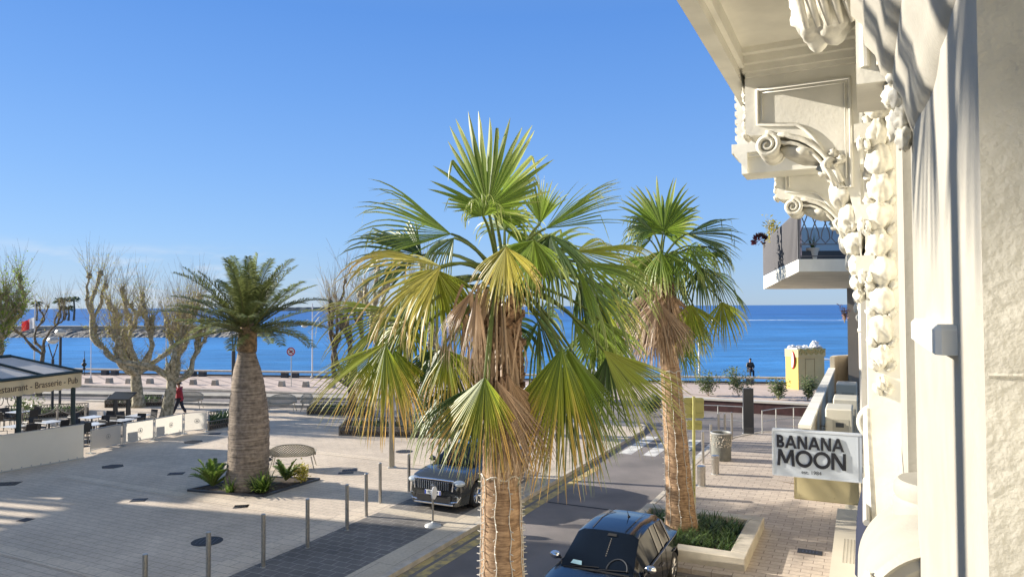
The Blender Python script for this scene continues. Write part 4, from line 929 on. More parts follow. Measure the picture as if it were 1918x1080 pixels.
k = MB(); Ms_ = frame(cs+Vector((0,-.022,0)), (1,0,0), (0,0,1)); k.box(-.13,.06,-.09,-.01,-.003,.003,Ms_); k.box(-.02,.13,0,.07,-.003,.003,Ms_); k.build('symbol', dark, t_)

# ---- cafe terrace
t_ = thing('cafe_canopy', 'cream cafe canopy with a scalloped lettered valance on dark green posts', 'canopy', G(60, 830)); dg = mat('dark_green_metal', (.012,.03,.028), .45)
Cr = P(153, 697, 30.0)                   # front right corner of the eave
e1 = Vector((-.42,-1,0)).normalized(); e2 = Vector((-1,.35,0)).normalized()    # front eave runs towards the viewer and left, side eave goes back
FL = P(0, 728, 26.2); FL.z = Cr.z; ed = (FL-Cr).normalized(); FL2 = Cr+ed*7.5; 
back = P(153,697,30)+Vector((-2.8,6.2,0)); zr = P(80, 663, 33).z
ridgeR = Vector(P(82, 664, 32.6)); ridgeL = ridgeR+ed*7.5; bk = Vector((-ed.y, ed.x, 0)); bk = bk if bk.x < 0 else -bk
backR = Cr+bk*5.4; backL = backR+ed*7.5; ridgeR = Cr+bk*2.6+ed*.9; ridgeR.z = P(84,664,31).z; ridgeL = ridgeR+ed*6
k = MB(); k.add([Cr, FL2, ridgeL, ridgeR, backR, backL], [(0,3,2,1),(3,4,5,2),(0,4,3)]); k.build('roof_fabric', mat('roof_film',(.62,.60,.56),.85,.1,3,trans=.2), t_)
k = MB()
up_ = Vector((0,0,.05))
for i in range(5): q = i/4; k.tube([Cr.lerp(FL2,q)+up_, (ridgeR.lerp(ridgeL,q))+up_], .05, 5)
k.tube([Cr+up_, FL2+up_], .07, 6); k.tube([ridgeR+up_, ridgeL+up_], .07, 6); k.tube([Cr+up_, backR+up_], .07, 6); k.tube([ridgeR+up_, backR+up_], .06, 6); k.build('roof_frame', dg, t_)
k = MB(); vh = .62; n = 64; top = []; vs = []
nrm_ = Vector((ed.y,-ed.x,0)); nrm_ = nrm_ if nrm_.y < 0 or nrm_.x > 0 else -nrm_
for i in range(n+1):
    p = Cr+ed*(7.5*i/n)+Vector((0,0,0)); sco = .05*abs(math.sin(i*PI/4)); vs += [p+Vector((0,0,.0)), p+Vector((0,0,-vh-sco+.05))]
k.add(vs, [(2*i,2*i+1,2*i+3,2*i+2) for i in range(n)]); o = k.build('valance', fabric, t_)
k = MB(); vs = []
for i in range(33):
    p = Cr+bk*(5.4*i/32); sco = .05*abs(math.sin(i*PI/4)); vs += [p, p+Vector((0,0,-vh-sco+.05))]
k.add(vs, [(2*i,2*i+1,2*i+3,2*i+2) for i in range(32)]); k.build('side_valance', fabric, t_)
xd = -ed; Mt = frame(Cr+ed*2.25+Vector((0,0,-.30))+Vector((xd.y,-xd.x,0))*.05, xd, (0,0,1)); 
tm_ = text_mb('Restaurant - Brasserie - Pub', .36, Matrix.Identity(4), .004, .0, 1.0); xs_ = [v[0] for v in tm_.v]; kx_ = 3.95/(max(xs_)-min(xs_)); tm_.v = [tuple(Mt @ Vector((v[0]*kx_, v[1], v[2]))) for v in tm_.v]; tm_.build('lettering', mat('sign_brown',(.09,.055,.03),.7), t_)
for q, off in ((.03,0),(.38,0),(.80,0),(.03,1),(.38,1)):
    p = Cr+ed*(7.5*q)+bk*(.2 if not off else 5.2); k = MB(); k.tube([Vector((p.x,p.y,0)), Vector((p.x,p.y,Cr.z))], .09, 8); k.build('post', dg, t_)
# hanging finial lamp at the corner
pf = Cr+Vector((.1,0,.1)); t2 = thing('finial_lamp', 'dark ornate finial on top of the canopy corner post', 'finial', pf); k = LM(); k.lathe([(.03,0),(.06,.06),(.025,.12),(.09,.2),(.10,.26),(.03,.32),(.055,.38),(.012,.5),(0,.52)], n=12); k.build('ornament', dark, t2, True)
# big cream screen
def screen(name, label, a, b, z0, z1, m_, logo=False, grp=None, framed=True):
    t_ = thing(name, label, 'screen', a, 0, grp); d = (b-a).normalized(); nn = Vector((d.y,-d.x,0)); M_ = frame(a, d, Vector((-d.y,d.x,0))); ln = (b-a).length
    k = MB(); n = 12; vs = []
    for i in range(n+1):
        x = .03+(ln-.06)*i/n
        for jx in range(5): z = z0+(z1-z0)*jx/4; vs.append(M_ @ Vector((x, .012*noise.noise(Vector((x*1.7,z*2,3))), z)))
    k.add(vs, [(i*5+jx,(i+1)*5+jx,(i+1)*5+jx+1,i*5+jx+1) for i in range(n) for jx in range(4)]); k.build('fabric_panel', m_, t_, True)
    if framed:
        k = MB(); k.tube([M_ @ Vector((0,0,0)), M_ @ Vector((0,0,z1+.03)), M_ @ Vector((ln,0,z1+.03)), M_ @ Vector((ln,0,0))], .02, 6); k.tube([M_ @ Vector((0,0,z0)), M_ @ Vector((ln,0,z0))], .014, 6); k.build('tube_frame', steelm, t_)
        k = MB()
        for x in (0,ln): k.box(x-.09,x+.09,-.16,.16,0,.02,M_)
        k.build('feet', steelm, t_)
    else:
        k = MB(); k.box(0,ln,-.02,.02,z0-.04,z0,M_); k.box(0,ln,.02,.05,z1-.02,z1+.02,M_)
        for i in range(12): k.box(ln*i/12+.02,ln*i/12+.06,-.03,-.018,z0+.01,z0+.05,M_)
        k.build('rail', steelm, t_)
    if logo:
        gm = mat('logo_grey',(.30,.29,.26),.7); k = MB(); c = a.lerp(b,.55)+Vector((0,0,(z0+z1)/2+.02)); Mc = frame(c-Vector((-d.y,d.x,0))*.03, d, (0,0,1)); k.lathe([(.085,0),(.085,.002),(.105,.002),(.105,0)], (0,0,0), 20, None)
        k.v = [tuple(Mc @ Vector(v)) for v in k.v]; kk = MB(); kk.v = k.v; kk.f = k.f; kk.a = k.a
        vv = [(-.05,-.05),(.05,-.05),(.035,.0),(0,.07),(-.035,0)]; kk.add([Mc @ Vector((x,y,.001)) for x,y in vv], [(0,1,2,3,4)]); kk.build('logo', gm, t_)
    return t_
A = G(158,858); Bq = G(-60,896)
screen('windbreak', 'long plain cream windbreak screen of the cafe at the left edge', Bq, A, .05, 1.27, tarp, False, None, False)
sp_ = [(168,849),(228,835),(289,824),(343,812),(389,807)]
pos = [G(x,y) for x, y in sp_]; od = ['first','second','third','fourth']
ex_l = ['nearest the big cream one, with a square shadow on it','with the shadow of a chair on it','third along, mottled by branch shadows','last and greyest, beside the lattice planter']
for i in range(4):
    a = pos[i]; b = pos[i+1]; d = (b-a).normalized(); screen('windbreak', 'small framed windbreak, '+ex_l[i], a+d*.04, b-d*.04, .12, .88, tarp2, True, 'small framed windbreak screens')
# tables and chairs
chm = mat('rattan_black', (.022,.022,.024), .55, .3, 40); tabm = mat('table_top', (.62,.64,.66), .3)
def table(label, loc, rz):
    t_ = thing('cafe_table', label, 'table', loc, rz, 'cafe tables on the terrace'); k = LM(); k.bbox(-.38,.38,-.38,.38,.72,.75,.01); k.build('table_top', tabm, t_); k = LM(); k.tube([(0,0,.02),(0,0,.72)], .035, 8); k.build('column', dark, t_); k = LM(); k.bbox(-.22,.22,-.03,.03,0,.03,.005); k.bbox(-.03,.03,-.22,.22,0,.031,.005); k.build('foot', dark, t_); return t_
def chair(label, loc, rz):
    t_ = thing('cafe_chair', label, 'chair', loc, rz, 'dark cafe chairs on the terrace'); k = LM(); k.bbox(-.23,.23,-.22,.22,.43,.47,.01); k.build('seat', chm, t_); k = LM(); Mb_ = Matrix.Translation((0,.21,.47)) @ Matrix.Rotation(R(-10),4,'X'); k.bbox(-.22,.22,-.015,.015,.0,.42,.01,Mb_); k.build('backrest', chm, t_)
    for sx in (-1,1):
        for sy in (-1,1): k = LM(); k.tube([(sx*.2,sy*.18,.44),(sx*.215,sy*.21,0)], .016, 5); k.build('leg', dark, t_)
    for sx in (-1,1): k = LM(); k.tube([(sx*.23,-.2,.44),(sx*.23,-.2,.65),(sx*.23,.22,.68)], .014, 5); k.build('armrest', chm, t_)
    return t_
tb = None; ch = None
tabs = [(29,797,'under canopy by left post'),(92,789,'under the canopy, in the middle'),(35,770,'under the canopy towards the road'),(172,780,'beside the canopy corner post, back row'),(176,793,'just behind the end of the big cream screen'),(231,785,'behind the second small screen'),(258,777,'at the far end before the third screen')]
sides = ['on road side','on near side','at left','at right']
rnd = random.Random(12)
for x, y, wh in tabs:
    p = G(x, y, .75); p.z = 0; rz = R(-18+rnd.uniform(-5,5)); lb = 'pale square cafe table '+wh
    tb_ = table(lb, p, rz) if tb is None else dup(tb, lb, p, rz); tb = tb or tb_
    for s_, an in ((0,90),(1,-90),(2,180),(3,0)):
        if (x, s_) in ((29,2),(258,3)): continue
        a = R(an)+rz; q = p+Vector((math.cos(a), math.sin(a), 0))*.72; cr_ = a-PI/2+rnd.uniform(-.25,.25); lb = 'dark chair '+sides[s_]+' of table '+wh
        c_ = chair(lb, q, cr_) if ch is None else dup(ch, lb, q, cr_); ch = ch or c_
rp = [G(42,800), G(107,797), G(160,794)]
t_ = thing('rope_barrier', 'rope strung between short wooden posts inside the cafe terrace', 'rope barrier', rp[0]); 
for p in rp: k = MB(); k.tube([p, p+Vector((0,0,.95))], .045, 8); k.build('post', stone, t_)
k = MB()
for a, b in zip(rp[:-1], rp[1:]): k.tube([a.lerp(b,i/8)+Vector((0,0,.85-.3*math.sin(PI*i/8))) for i in range(9)], .02, 5)
k.build('rope', stone, t_)
# menu board whose shadow falls on the first screen
t_ = thing('menu_board', 'small square menu board on a stand behind the first small screen', 'menu board', G(190,838)+Vector((-.9,.3,0)), R(60)); k = LM(); k.box(-.3,.3,-.02,.02,.55,.95); k.build('board', dark, t_); k = LM(); k.tube([(0,0,0),(0,0,.55)], .02, 6); k.lathe([(.2,0),(.2,.02),(0,.03)], n=12); k.build('stand', dark, t_)
# bicycle at the left edge
t_ = thing('bicycle', 'dark bicycle parked beyond the cafe at the left edge', 'bicycle', G(10,760), R(-20))
for x in (-.5,.5):
    k = LM(); k.tube([Vector((x+.33*math.cos(R(a)),0,.34+.33*math.sin(R(a)))) for a in range(0,361,20)], .022, 5); k.build('wheel', rubber, t_)
k = LM(); k.tube([(-.5,0,.34),(-.15,0,.85),(.35,0,.85),(.05,0,.35),(-.15,0,.85)], .02, 5); k.tube([(-.5,0,.34),(.05,0,.35)], .015, 5); k.tube([(.35,0,.95),(.5,0,.34)], .018, 5); k.build('frame', dark, t_); k = LM(); k.bbox(-.27,-.03,-.06,.06,.9,.95,.01); k.tube([(-.15,0,.8),(-.15,0,.92)], .015, 5); k.build('saddle', dark, t_); k = LM(); k.tube([(.3,-.25,1.0),(.35,0,.98),(.3,.25,1.0)], .014, 5); k.build('handlebar', dark, t_)
# small stanchion sign by the car
pS = G(811, 984); t_ = thing('round_stand_sign', 'small round sign on a weighted foot in front of the grey car', 'sign', pS, 0); k = LM(); k.lathe([(.22,0),(.21,.03),(.06,.08),(.03,.1),(.025,.12)], n=20); k.build('foot', steelm, t_, True); k = LM(); k.tube([(0,0,.1),(0,0,1.03)], .025, 8); k.build('pole', steel, t_); k = LM(); k.lathe([(0,.015),(.16,.015),(.16,-.015),(0,-.015)], (.03,-.0,.84), 22, Matrix.Rotation(R(72),4,'Z') @ MX); k.build('disc', mat('sign_white',(.75,.74,.72),.4), t_)

# ================================================================== CARS
def car(label, name, W, Lc, wb0, wb1, top, hoodz, cowl, wst, rst, paint, loc, rz, rwheel=.33, roofrails=False, rear_slope=.35, seed=0, wr=.56):
    """y runs from the nose (0) to the tail (Lc); built in its own frame"""
    t_ = thing(name, label, 'car', loc, rz)
    ys = sorted(set([0,.05,.14,.3,.45]+[wb0+q*rwheel*1.22 for q in (-1,-.86,-.5,0,.5,.86,1)]+[wb1+q*rwheel*1.22 for q in (-1,-.86,-.5,0,.5,.86,1)]+[cowl-.08,cowl,(cowl+wst)/2,wst,wst+.08, (wst+rst)/2-.12,(wst+rst)/2-.03,(wst+rst)/2+.35, rst-.55,rst-.48, rst, rst+.12,(rst+Lc)/2,Lc-.22,Lc-.1,Lc-.02,Lc]))
    ys = [y for i, y in enumerate(ys) if i == 0 or y-ys[i-1] > .018]
    hw = W/2
    def lerp(a,b,u): u = max(0,min(1,u)); return a+(b-a)*u
    def smooth(u): u = max(0,min(1,u)); return u*u*(3-2*u)
    def arch(y):
        z = .20
        for c in (wb0, wb1):
            d = abs(y-c); rr = rwheel*1.22
            if d <= rr*1.001: z = max(z, rwheel+math.sqrt(max(0, rr*rr-d*d)))
        return z
    def H_(y):     # centre line height
        if y < cowl:
            u = y/cowl; return lerp(hoodz-.20, hoodz, smooth(min(1,u*2.2)))*1.0+.06*u if y > .02 else hoodz-.30
        if y < wst: return lerp(hoodz+.06, top-.03, ((y-cowl)/(wst-cowl))**.92)
        if y < rst: u = (y-wst)/(rst-wst); return top-.03+.05*math.sin(PI*min(1,u*1.1))*.9-.03*u*u
        u = (y-rst)/(Lc-rst); return lerp(top-.06, hoodz+rear_slope*.0+.02, u**1.15) if u < .93 else hoodz-.12
    def belt(y): return lerp(hoodz-.12, hoodz-.02, smooth(y/cowl))+.09*max(0,(y-cowl))/(Lc-cowl)
    def wid(y):
        if y < .6: return hw*(.80+.20*math.sqrt(max(0,1-(1-y/.6)**2)))
        if y > Lc-.5: return hw*(.78+.22*math.sqrt(max(0,1-(1-(Lc-y)/.5)**2)))
        return hw
    sec = []
    for y in ys:
        h = H_(y); b = min(belt(y), h-.04); w_ = wid(y); z1 = arch(y); z2 = max(.45, z1+.035); z3 = max(.60, z2+.03); z3 = min(z3, b-.03) if z2 < b-.06 else z2+.005
        g_ = smooth((y-cowl)/(wst-cowl))*smooth((Lc-y)/(Lc-rst+.01)*1.5)
        ws = lerp(w_*.80, hw*wr/.8*1.0, g_); hs_ = lerp(h-.035, h-.085, g_)
        if y <= cowl: ws = w_*.80
        sec.append([(w_-.05,z1),(w_-.0,z2),(w_-.005,z3),(w_-.03,b),(w_-.06,b+.015 if h-b > .06 else b+.008),(ws,hs_),(ws*.80,h-.018),(ws*.42,h-.004),(0,h)])
    V = []; n = 9
    for i, s_ in enumerate(sec):
        pp = s_+[(-x,z) for x,z in s_[-2::-1]]
        for x, z in pp: V.append((x, ys[i]-Lc/2, z))
    m_ = 2*n-1; body = []; glass = []; sideg = []
    A_ = (wst+rst)/2
    for i in range(len(ys)-1):
        ym = (ys[i]+ys[i+1])/2
        for j_ in range(m_-1):
            f = (i*m_+j_, (i+1)*m_+j_, (i+1)*m_+j_+1, i*m_+j_+1); jj = j_ if j_ < n-1 else m_-2-j_
            if cowl < ym < wst and jj in (5,6,7): glass.append((f, 'w'))
            elif rst+.1 < ym < Lc-.2 and jj in (6,7): glass.append((f,'r'))
            elif jj == 4 and cowl+.28 < ym < rst-.03 and not (A_-.12 < ym < A_-.03) and not (rst-.55 < ym < rst-.48): sideg.append(f)
            else: body.append(f)
    body.append(tuple(range(m_-1,-1,-1))); body.append(tuple((len(ys)-1)*m_+q for q in range(m_)))
    def sub(fs, name_, mm, off=0, sm=True):
        idx = {}; vv = []; ff = []
        for f in fs:
            g = []
            for q in f:
                if q not in idx: idx[q] = len(vv); x,y,z = V[q]; vv.append((x*(1+off),y,z+off*.5))
                g.append(idx[q])
            ff.append(tuple(g))
        mb = LM(); mb.add(vv, ff); o = mb.build(name_, mm, t_); auto(o, 32); return o
    b_ = sub(body, 'body', paint); md = b_.modifiers.new('b','BEVEL'); md.width = .012; md.segments = 2; md.limit_method = 'ANGLE'; md.angle_limit = R(35)
    sub([f for f, q in glass if q == 'w'], 'windscreen', glassd, -.004); sub([f for f, q in glass if q == 'r'], 'rear_window', glassd, -.004); sub([f for f in sideg if V[f[0]][0] > 0], 'side_window', glassd, -.012); sub([f for f in sideg if V[f[0]][0] <= 0], 'side_window', glassd, -.012)
    # dark surround of windscreen, wipers
    k = LM(); c_ = cowl-Lc/2
    k.tube([(-hw*.72,c_-.01,hoodz+.03),(0,c_-.07,hoodz+.068),(hw*.72,c_-.01,hoodz+.03)], .022, 6); k.build('cowl_trim', rubber, t_)
    k = LM(); k.tube([(-.5,c_+.0,hoodz+.07),(.05,c_+.03,hoodz+.10)], .009, 4); k.tube([(0.05,c_-.02,hoodz+.08),(.6,c_+.05,hoodz+.10)], .009, 4); k.build('wipers', rubber, t_)
    # underbody
    k = LM(); k.box(-hw+.14,hw-.14,-Lc/2+.12,Lc/2-.12,.17,.62); k.build('underbody', rubber, t_)
    for cy in (wb0, wb1):
        for sx in (-1,1):
            x = sx*(hw-.115); k = LM(); MY = Matrix.Rotation(R(90),4,'Y'); c = (x, cy-Lc/2, rwheel)
            k.lathe([(rwheel*.66,-.10),(rwheel*.93,-.105),(rwheel,-.07),(rwheel,.07),(rwheel*.93,.105),(rwheel*.66,.10)], c, 30, MY); wh = k.build('wheel', rubber, t_, True)
            k = LM(); r = rwheel*.66; sxo = sx*.088
            k.lathe([(r,-.1),(r,.1),(r*.9,.1),(r*.9,-.1),(r,-.1)], c, 26, MY)
            for q in range(10):
                an = 2*PI*q/10+(.12 if q % 2 else 0); d = Vector((0,math.cos(an),math.sin(an))); s_ = Vector((0,-math.sin(an),math.cos(an)))*.022; o_ = Vector((x+sxo,c[1],c[2])); o2 = o_+Vector((sx*.008,0,0))
                k.add([o_+d*.03-s_, o_+d*.03+s_, o_+d*r*.95+s_*1.2, o_+d*r*.95-s_*1.2, o2+d*.03-s_*.5, o2+d*.03+s_*.5, o2+d*r*.95+s_*.6, o2+d*r*.95-s_*.6], [(4,5,6,7),(0,4,7,3),(1,2,6,5),(2,3,7,6)])
            k.lathe([(.045,-.01),(.045,.012),(0,.014)], (x+sxo,c[1],c[2]), 14, MY); k.build('rim', chrome, wh)
            k = LM(); k.lathe([(rwheel*.6,-.02),(0,-.02)], (x+sx*.03,c[1],c[2]), 20, MY); k.build('brake_disc', darkgrey, wh)
    # mirrors, handles, aerial
    for sx in (-1,1):
        y = cowl+.32-Lc/2; z = hoodz+.10; k = LM(); k.blob((sx*(hw+.06),y,z), (.115,.075,.075), 1, .05, n=14, m=9); o = k.build('mirror', chrome if 'black' in label else paint, t_, True)
        k = LM(); k.tube([(sx*(hw-.06),y+.02,z-.05),(sx*(hw+.04),y,z-.03)], .02, 6); k.build('mirror_arm', rubber, t_)
        for q in (A_-.2, A_+.72):
            k = LM(); k.tube([(sx*(hw+.008),q-Lc/2-.0,hoodz-.16),(sx*(hw+.022),q-Lc/2+.09,hoodz-.155),(sx*(hw+.008),q-Lc/2+.18,hoodz-.15)], .013, 6); k.build('door_handle', paint, t_)
        k = LM(); # door seams
        for q in (cowl+.3, A_-.07, rst-.5): k.tube([(sx*(hw+.001),q-Lc/2,.33),(sx*(hw+.003),q-Lc/2,.6),(sx*(hw-.024),q-Lc/2,belt(q))], .004, 3)
        k.build('door_seams', rubber, t_)
        k = LM(); k.tube([(sx*(hw-.054),cowl+.38-Lc/2,belt(cowl+.38)+.02),(sx*(hw-.054),rst-.15-Lc/2,belt(rst-.15)+.02)], .007, 5); k.build('window_trim', rubber, t_)
    return t_, dict(hw=hw, Lc=Lc, hoodz=hoodz, cowl=cowl, wst=wst, rst=rst, top=top, H=H_, wid=wid)
blk = mat('black_car_paint', (.004,.006,.011), .16, coat=.45, spec=.4)
gry = mat('grey_car_paint', (.035,.038,.038), .22, coat=1.0, spec=.6, metal=.3)
lamp_g = mat('lamp_glass', (.55,.6,.62), .08, spec=.8, metal=.3)
# black hatchback, nose towards the viewer
Lh = 4.06; tc_ = 11.35+Lh/2
th, D = car('glossy black hatchback parked in the right bay, seen from its front', 'parked_car', 1.73, Lh, .80, 3.38, 1.45, .86, .98, 1.70, 3.25, blk, S(-4.42, tc_, B0), -TH, .31)
for sx in (-1,1):
    k = LM(); k.blob((sx*.68,-Lh/2+.26,.68), (.13,.30,.075), 2, .05, n=14, m=8); k.build('headlight', lamp_g, th, True)
k = LM(); k.bbox(-.5,.5,-Lh/2-.03,-Lh/2+.02,.32,.5,.01); k.build('grille', rubber, th)
k = LM(); k.tube([(.12,.62,D['top']-.01),(.12,.50,D['top']+.16)], [.012,.004], 6); k.blob((.12,.62,D['top']), (.03,.05,.018), 1, 0); k.build('aerial', rubber, th)
k = LM()
for sx in (-1,1): k.tube([(sx*.33,D['wst']-Lh/2+.05,D['top']-.02),(sx*.35,.3,D['top']+.008),(sx*.33,D['rst']-Lh/2-.05,D['top']-.025)], .008, 4)
k.build('roof_ribs', blk, th)
# things seen through / on the windscreen
slope = math.atan2(D['top']-.03-D['hoodz']-.06, D['wst']-D['cowl'])
def ws(x, u, off=.012):
    y = D['cowl']+(D['wst']-D['cowl'])*u; return Vector((x, y-Lh/2-off*math.sin(slope), D['H'](y)+off*math.cos(slope)))
k = LM(); k.add([ws(-.50,.05), ws(-.28,.04), ws(-.30,.13), ws(-.47,.14)], [(0,1,2,3)]); k.build('paper_permit', mat('pale_blue',(.35,.55,.62),.5), th)
k = LM(); k.add([ws(.02,.86), ws(.20,.86), ws(.19,.93), ws(.03,.93)], [(0,1,2,3)]); k.build('interior_mirror', rubber, th)
k = LM(); 
for i in range(9): p = ws(.12,.78-.055*i,.014); k.blob(p, .008, i, 0, n=6, m=4)
k.build('bead_string', stone, th)
k = LM(); k.tube([ws(.38+.19*math.cos(R(a)), .05+.26*math.sin(R(a)), .002) for a in range(0,181,12)], .012, 5); k.build('steering_wheel', darkgrey, th)
# grey compact SUV
Ls = 4.30
ts, D2 = car('dark grey compact suv with a chrome toothed grille parked beside the plaza', 'parked_suv', 1.785, Ls, .88, 3.46, 1.57, 1.00, 1.10, 1.80, 3.55, gry, S(-10.62, 16.62+Ls/2, 0), -TH, .345)
k = LM(); y0 = -Ls/2
k.prism([(-.56,.86),(.56,.86),(.50,.60),(-.50,.60)], y0-.03, y0+.03, lambda x,y,z: Vector((x,z,y))); k.build('grille', rubber, ts)
k = LM()
for i in range(15): x = -.48+.96*i/14; k.bbox(x-.016,x+.016,y0-.055,y0-.028,.62,.84,.005)
k.build('grille_bars', chrome, ts)
k = LM(); k.tube([(-.60,y0-.01,.60),(-.62,y0-.0,.88),(0,y0-.05,.90),(.62,y0,.88),(.60,y0-.01,.60)], .022, 8); k.build('grille_surround', chrome, ts)
k = LM(); k.prism([(.045*math.cos(R(a))*(1.3 if a % 120 else .7), .73+.05*math.sin(R(a))) for a in range(0,360,60)], y0-.07, y0-.055, lambda x,y,z: Vector((x,z,y))); k.build('emblem', chrome, ts)
for sx in (-1,1):
    k = LM(); k.prism([(.60,.70),(.84,.80),(.86,.90),(.62,.86)], 0, .0, lambda x,y,z: Vector((sx*x, y0+.02+.42*max(0,(x-.58))**1.1*1.6-.02, y))) if False else k.blob((sx*.73,y0+.13,.80), (.17,.15,.085), 3, .04, n=14, m=8); k.build('headlight', lamp_g, ts, True)
    k = LM(); k.lathe([(0,-.02),(.06,-.02),(.07,.0),(.06,.03)], (sx*.70,y0+.02,.42), 14, Matrix.Rotation(R(90),4,'X')); k.build('fog_lamp', lamp_g, ts)
    k = LM(); k.tube([(sx*.50,y0-.015,.30),(sx*.72,y0+.02,.32),(sx*.80,y0+.09,.46)], .020, 6); k.build('bumper_trim', chrome, ts)
k = LM(); k.bbox(-.55,.55,y0-.03,y0+.04,.28,.46,.01); k.build('lower_intake', rubber, ts)
k = LM(); k.bbox(-.62,.62,y0-.05,y0+.0,.22,.26,.01); k.build('skid_plate', chrome, ts)
k = LM(); k.bbox(-.26,.26,y0-.065,y0-.04,.48,.59,.004); pl8 = k.build('number_plate', mat('plate_white',(.8,.8,.78),.4), ts)
text_mb('FD-989', .115, frame((0,y0-.069,.535),(1,0,0),(0,0,1)), .001, .002, .95, local=True).build('plate_lettering', dark, pl8)
for x in (-.235,.235):
    k = LM(); k.box(x-.02,x+.02,y0-.068,y0-.0655,.482,.588); k.build('plate_band', mat('plate_blue',(.02,.06,.4),.4), pl8)
# white van behind the palm
pv = G(1003, 757, B0); t_ = thing('white_van', 'white van on the sea road half hidden behind the middle palm', 'van', pv+Vector((2.1,.9,0)), R(-14)); k = LM()
prof = [(-2.6,.35),(-2.62,.95),(-2.2,1.15),(-1.5,1.9),(-1.2,2.0),(2.4,2.0),(2.5,1.8),(2.5,.35)]
k.prism(prof, -.9, .9, lambda x,y,z: Vector((x,z,y))); o = k.build('body', mat('white_car_paint',(.75,.75,.73),.25,coat=.8), t_); md = o.modifiers.new('b','BEVEL'); md.width = .08; md.segments = 3
k = LM(); k.prism([(-1.95,1.2),(-1.45,1.82),(-.8,1.85),(-.8,1.2)], -.92, -.905, lambda x,y,z: Vector((x,z,y))); k.add([(-2.2,-.75,1.2),(-2.2,.75,1.2),(-1.53,.7,1.88),(-1.53,-.7,1.88)],[(0,1,2,3)]); k.build('windows', glassd, t_)
for x in (-1.75,1.6):
    for y in (-.82,.82): k = LM(); k.lathe([(.2,-.11),(.33,-.11),(.35,-.08),(.35,.08),(.33,.11),(.2,.11)], (x,y,.35), 22, Matrix.Rotation(R(90),4,'X')); wh = k.build('wheel', rubber, t_, True); k = LM(); k.lathe([(.21,-.09),(0,-.1)], (x,y-.0 if y < 0 else y,.35), 18, Matrix.Rotation(R(-90),4,'X')); k.lathe([(.21,-.09),(0,-.1)], (x,y,.35), 18, Matrix.Rotation(R(90),4,'X')); k.build('rim', steelm, wh)

# ================================================================== PEOPLE
def skin_body(name, joints, edges, m_, parent=None, lvl=2):
    if name == 'body': joints = [(j[0],)+tuple(r*(.70 if i in (0,1,2,7,8,11,12,15,16,19,20) else 1) for r in j[1:]) for i, j in enumerate(joints)]
    me = bpy.data.meshes.new(name); me.from_pydata([j[0] for j in joints], edges, []); o = bpy.data.objects.new(name, me); COL.objects.link(o)
    md = o.modifiers.new('skin','SKIN'); sk = me.skin_vertices[0].data if me.skin_vertices else None
    if sk is None: bpy.context.view_layer.objects.active = o
    for i, j in enumerate(joints): me.skin_vertices[0].data[i].radius = (j[1], j[2] if len(j) > 2 else j[1]) ; me.skin_vertices[0].data[i].use_root = (i == 0)
    md.use_smooth_shade = True; s2 = o.modifiers.new('sub','SUBSURF'); s2.levels = lvl; s2.render_levels = lvl
    me.materials.append(m_)
    dgx = bpy.context.evaluated_depsgraph_get(); nm = bpy.data.meshes.new_from_object(o.evaluated_get(dgx)); bpy.data.objects.remove(o)
    no = bpy.data.objects.new(name, nm); COL.objects.link(no)
    if not nm.materials: nm.materials.append(m_)
    if parent: no.parent = parent
    PM[no.name] = Matrix.Identity(4); return no
skinm = mat('skin', (.42,.24,.17), .55); coat_red = mat('red_coat', (.34,.022,.04), .75, .3, 9); navy = mat('navy_trousers', (.018,.022,.04), .85); shoe = mat('shoe', (.02,.018,.018), .5)
pp = G(336, 778); per = thing('person', 'person in a dark red coat and black hat walking with hands raised to the face', 'person', pp, R(10))
# local: walks towards -x, facing -x/-y; legs
J = [((0,0,.93),.15,.12),((0,0,1.12),.15,.11),((0,0,1.32),.17,.12),((0,0,1.45),.08,.07),((-.02,-.02,1.53),.055,.055),((-.04,-.03,1.60),.085,.095),((-.04,-.03,1.69),.085,.095),
     ((.02,-.2,1.40),.065),((-.12,-.30,1.20),.05),((-.20,-.12,1.45),.036),((-.20,-.06,1.55),.036,.028),
     ((.02,.2,1.40),.065),((-.05,.32,1.22),.05),((-.20,.12,1.46),.036),((-.20,.03,1.56),.036,.028),
     ((-.02,-.1,.86),.10),((-.16,-.1,.48),.068),((-.30,-.1,.09),.045),((-.42,-.1,.045),.04,.035),
     ((.02,.1,.86),.10),((.10,.1,.48),.068),((.30,.1,.12),.045),((.20,.1,.04),.04,.035)]
E = [(0,1),(1,2),(2,3),(3,4),(4,5),(5,6),(2,7),(7,8),(8,9),(9,10),(2,11),(11,12),(12,13),(13,14),(0,15),(15,16),(16,17),(17,18),(0,19),(19,20),(20,21),(21,22)]
skin_body('body', J, E, skinm, per)
# face details
k = LM()
for s_ in (-1,1): k.blob((-.125,-.03+s_*.032,1.665), .012, 1, 0, n=8, m=6)
k.build('eyes', dark, per); k = LM(); k.blob((-.135,-.03,1.635), (.022,.014,.022), 1, 0, n=8, m=6); k.build('nose', skinm, per, True)
Jc = [((0,0,.72),.23,.20),((0,0,.93),.21,.18),((0,0,1.15),.18,.14),((0,0,1.34),.19,.14),((0,0,1.44),.10,.09),((.02,-.2,1.41),.085),((-.12,-.30,1.20),.078),((-.19,-.15,1.41),.058),((.02,.2,1.41),.09),((-.05,.32,1.22),.078),((-.19,.15,1.42),.058)]
skin_body('coat', Jc, [(0,1),(1,2),(2,3),(3,4),(3,5),(5,6),(6,7),(3,8),(8,9),(9,10)], coat_red, per)
Jt = [((0,0,.92),.155,.13),((-.02,-.1,.84),.115),((-.16,-.1,.48),.085),((-.29,-.1,.13),.07),((.02,.1,.84),.115),((.10,.1,.48),.085),((.29,.1,.16),.07)]
skin_body('trousers', Jt, [(0,1),(1,2),(2,3),(0,4),(4,5),(5,6)], navy, per)
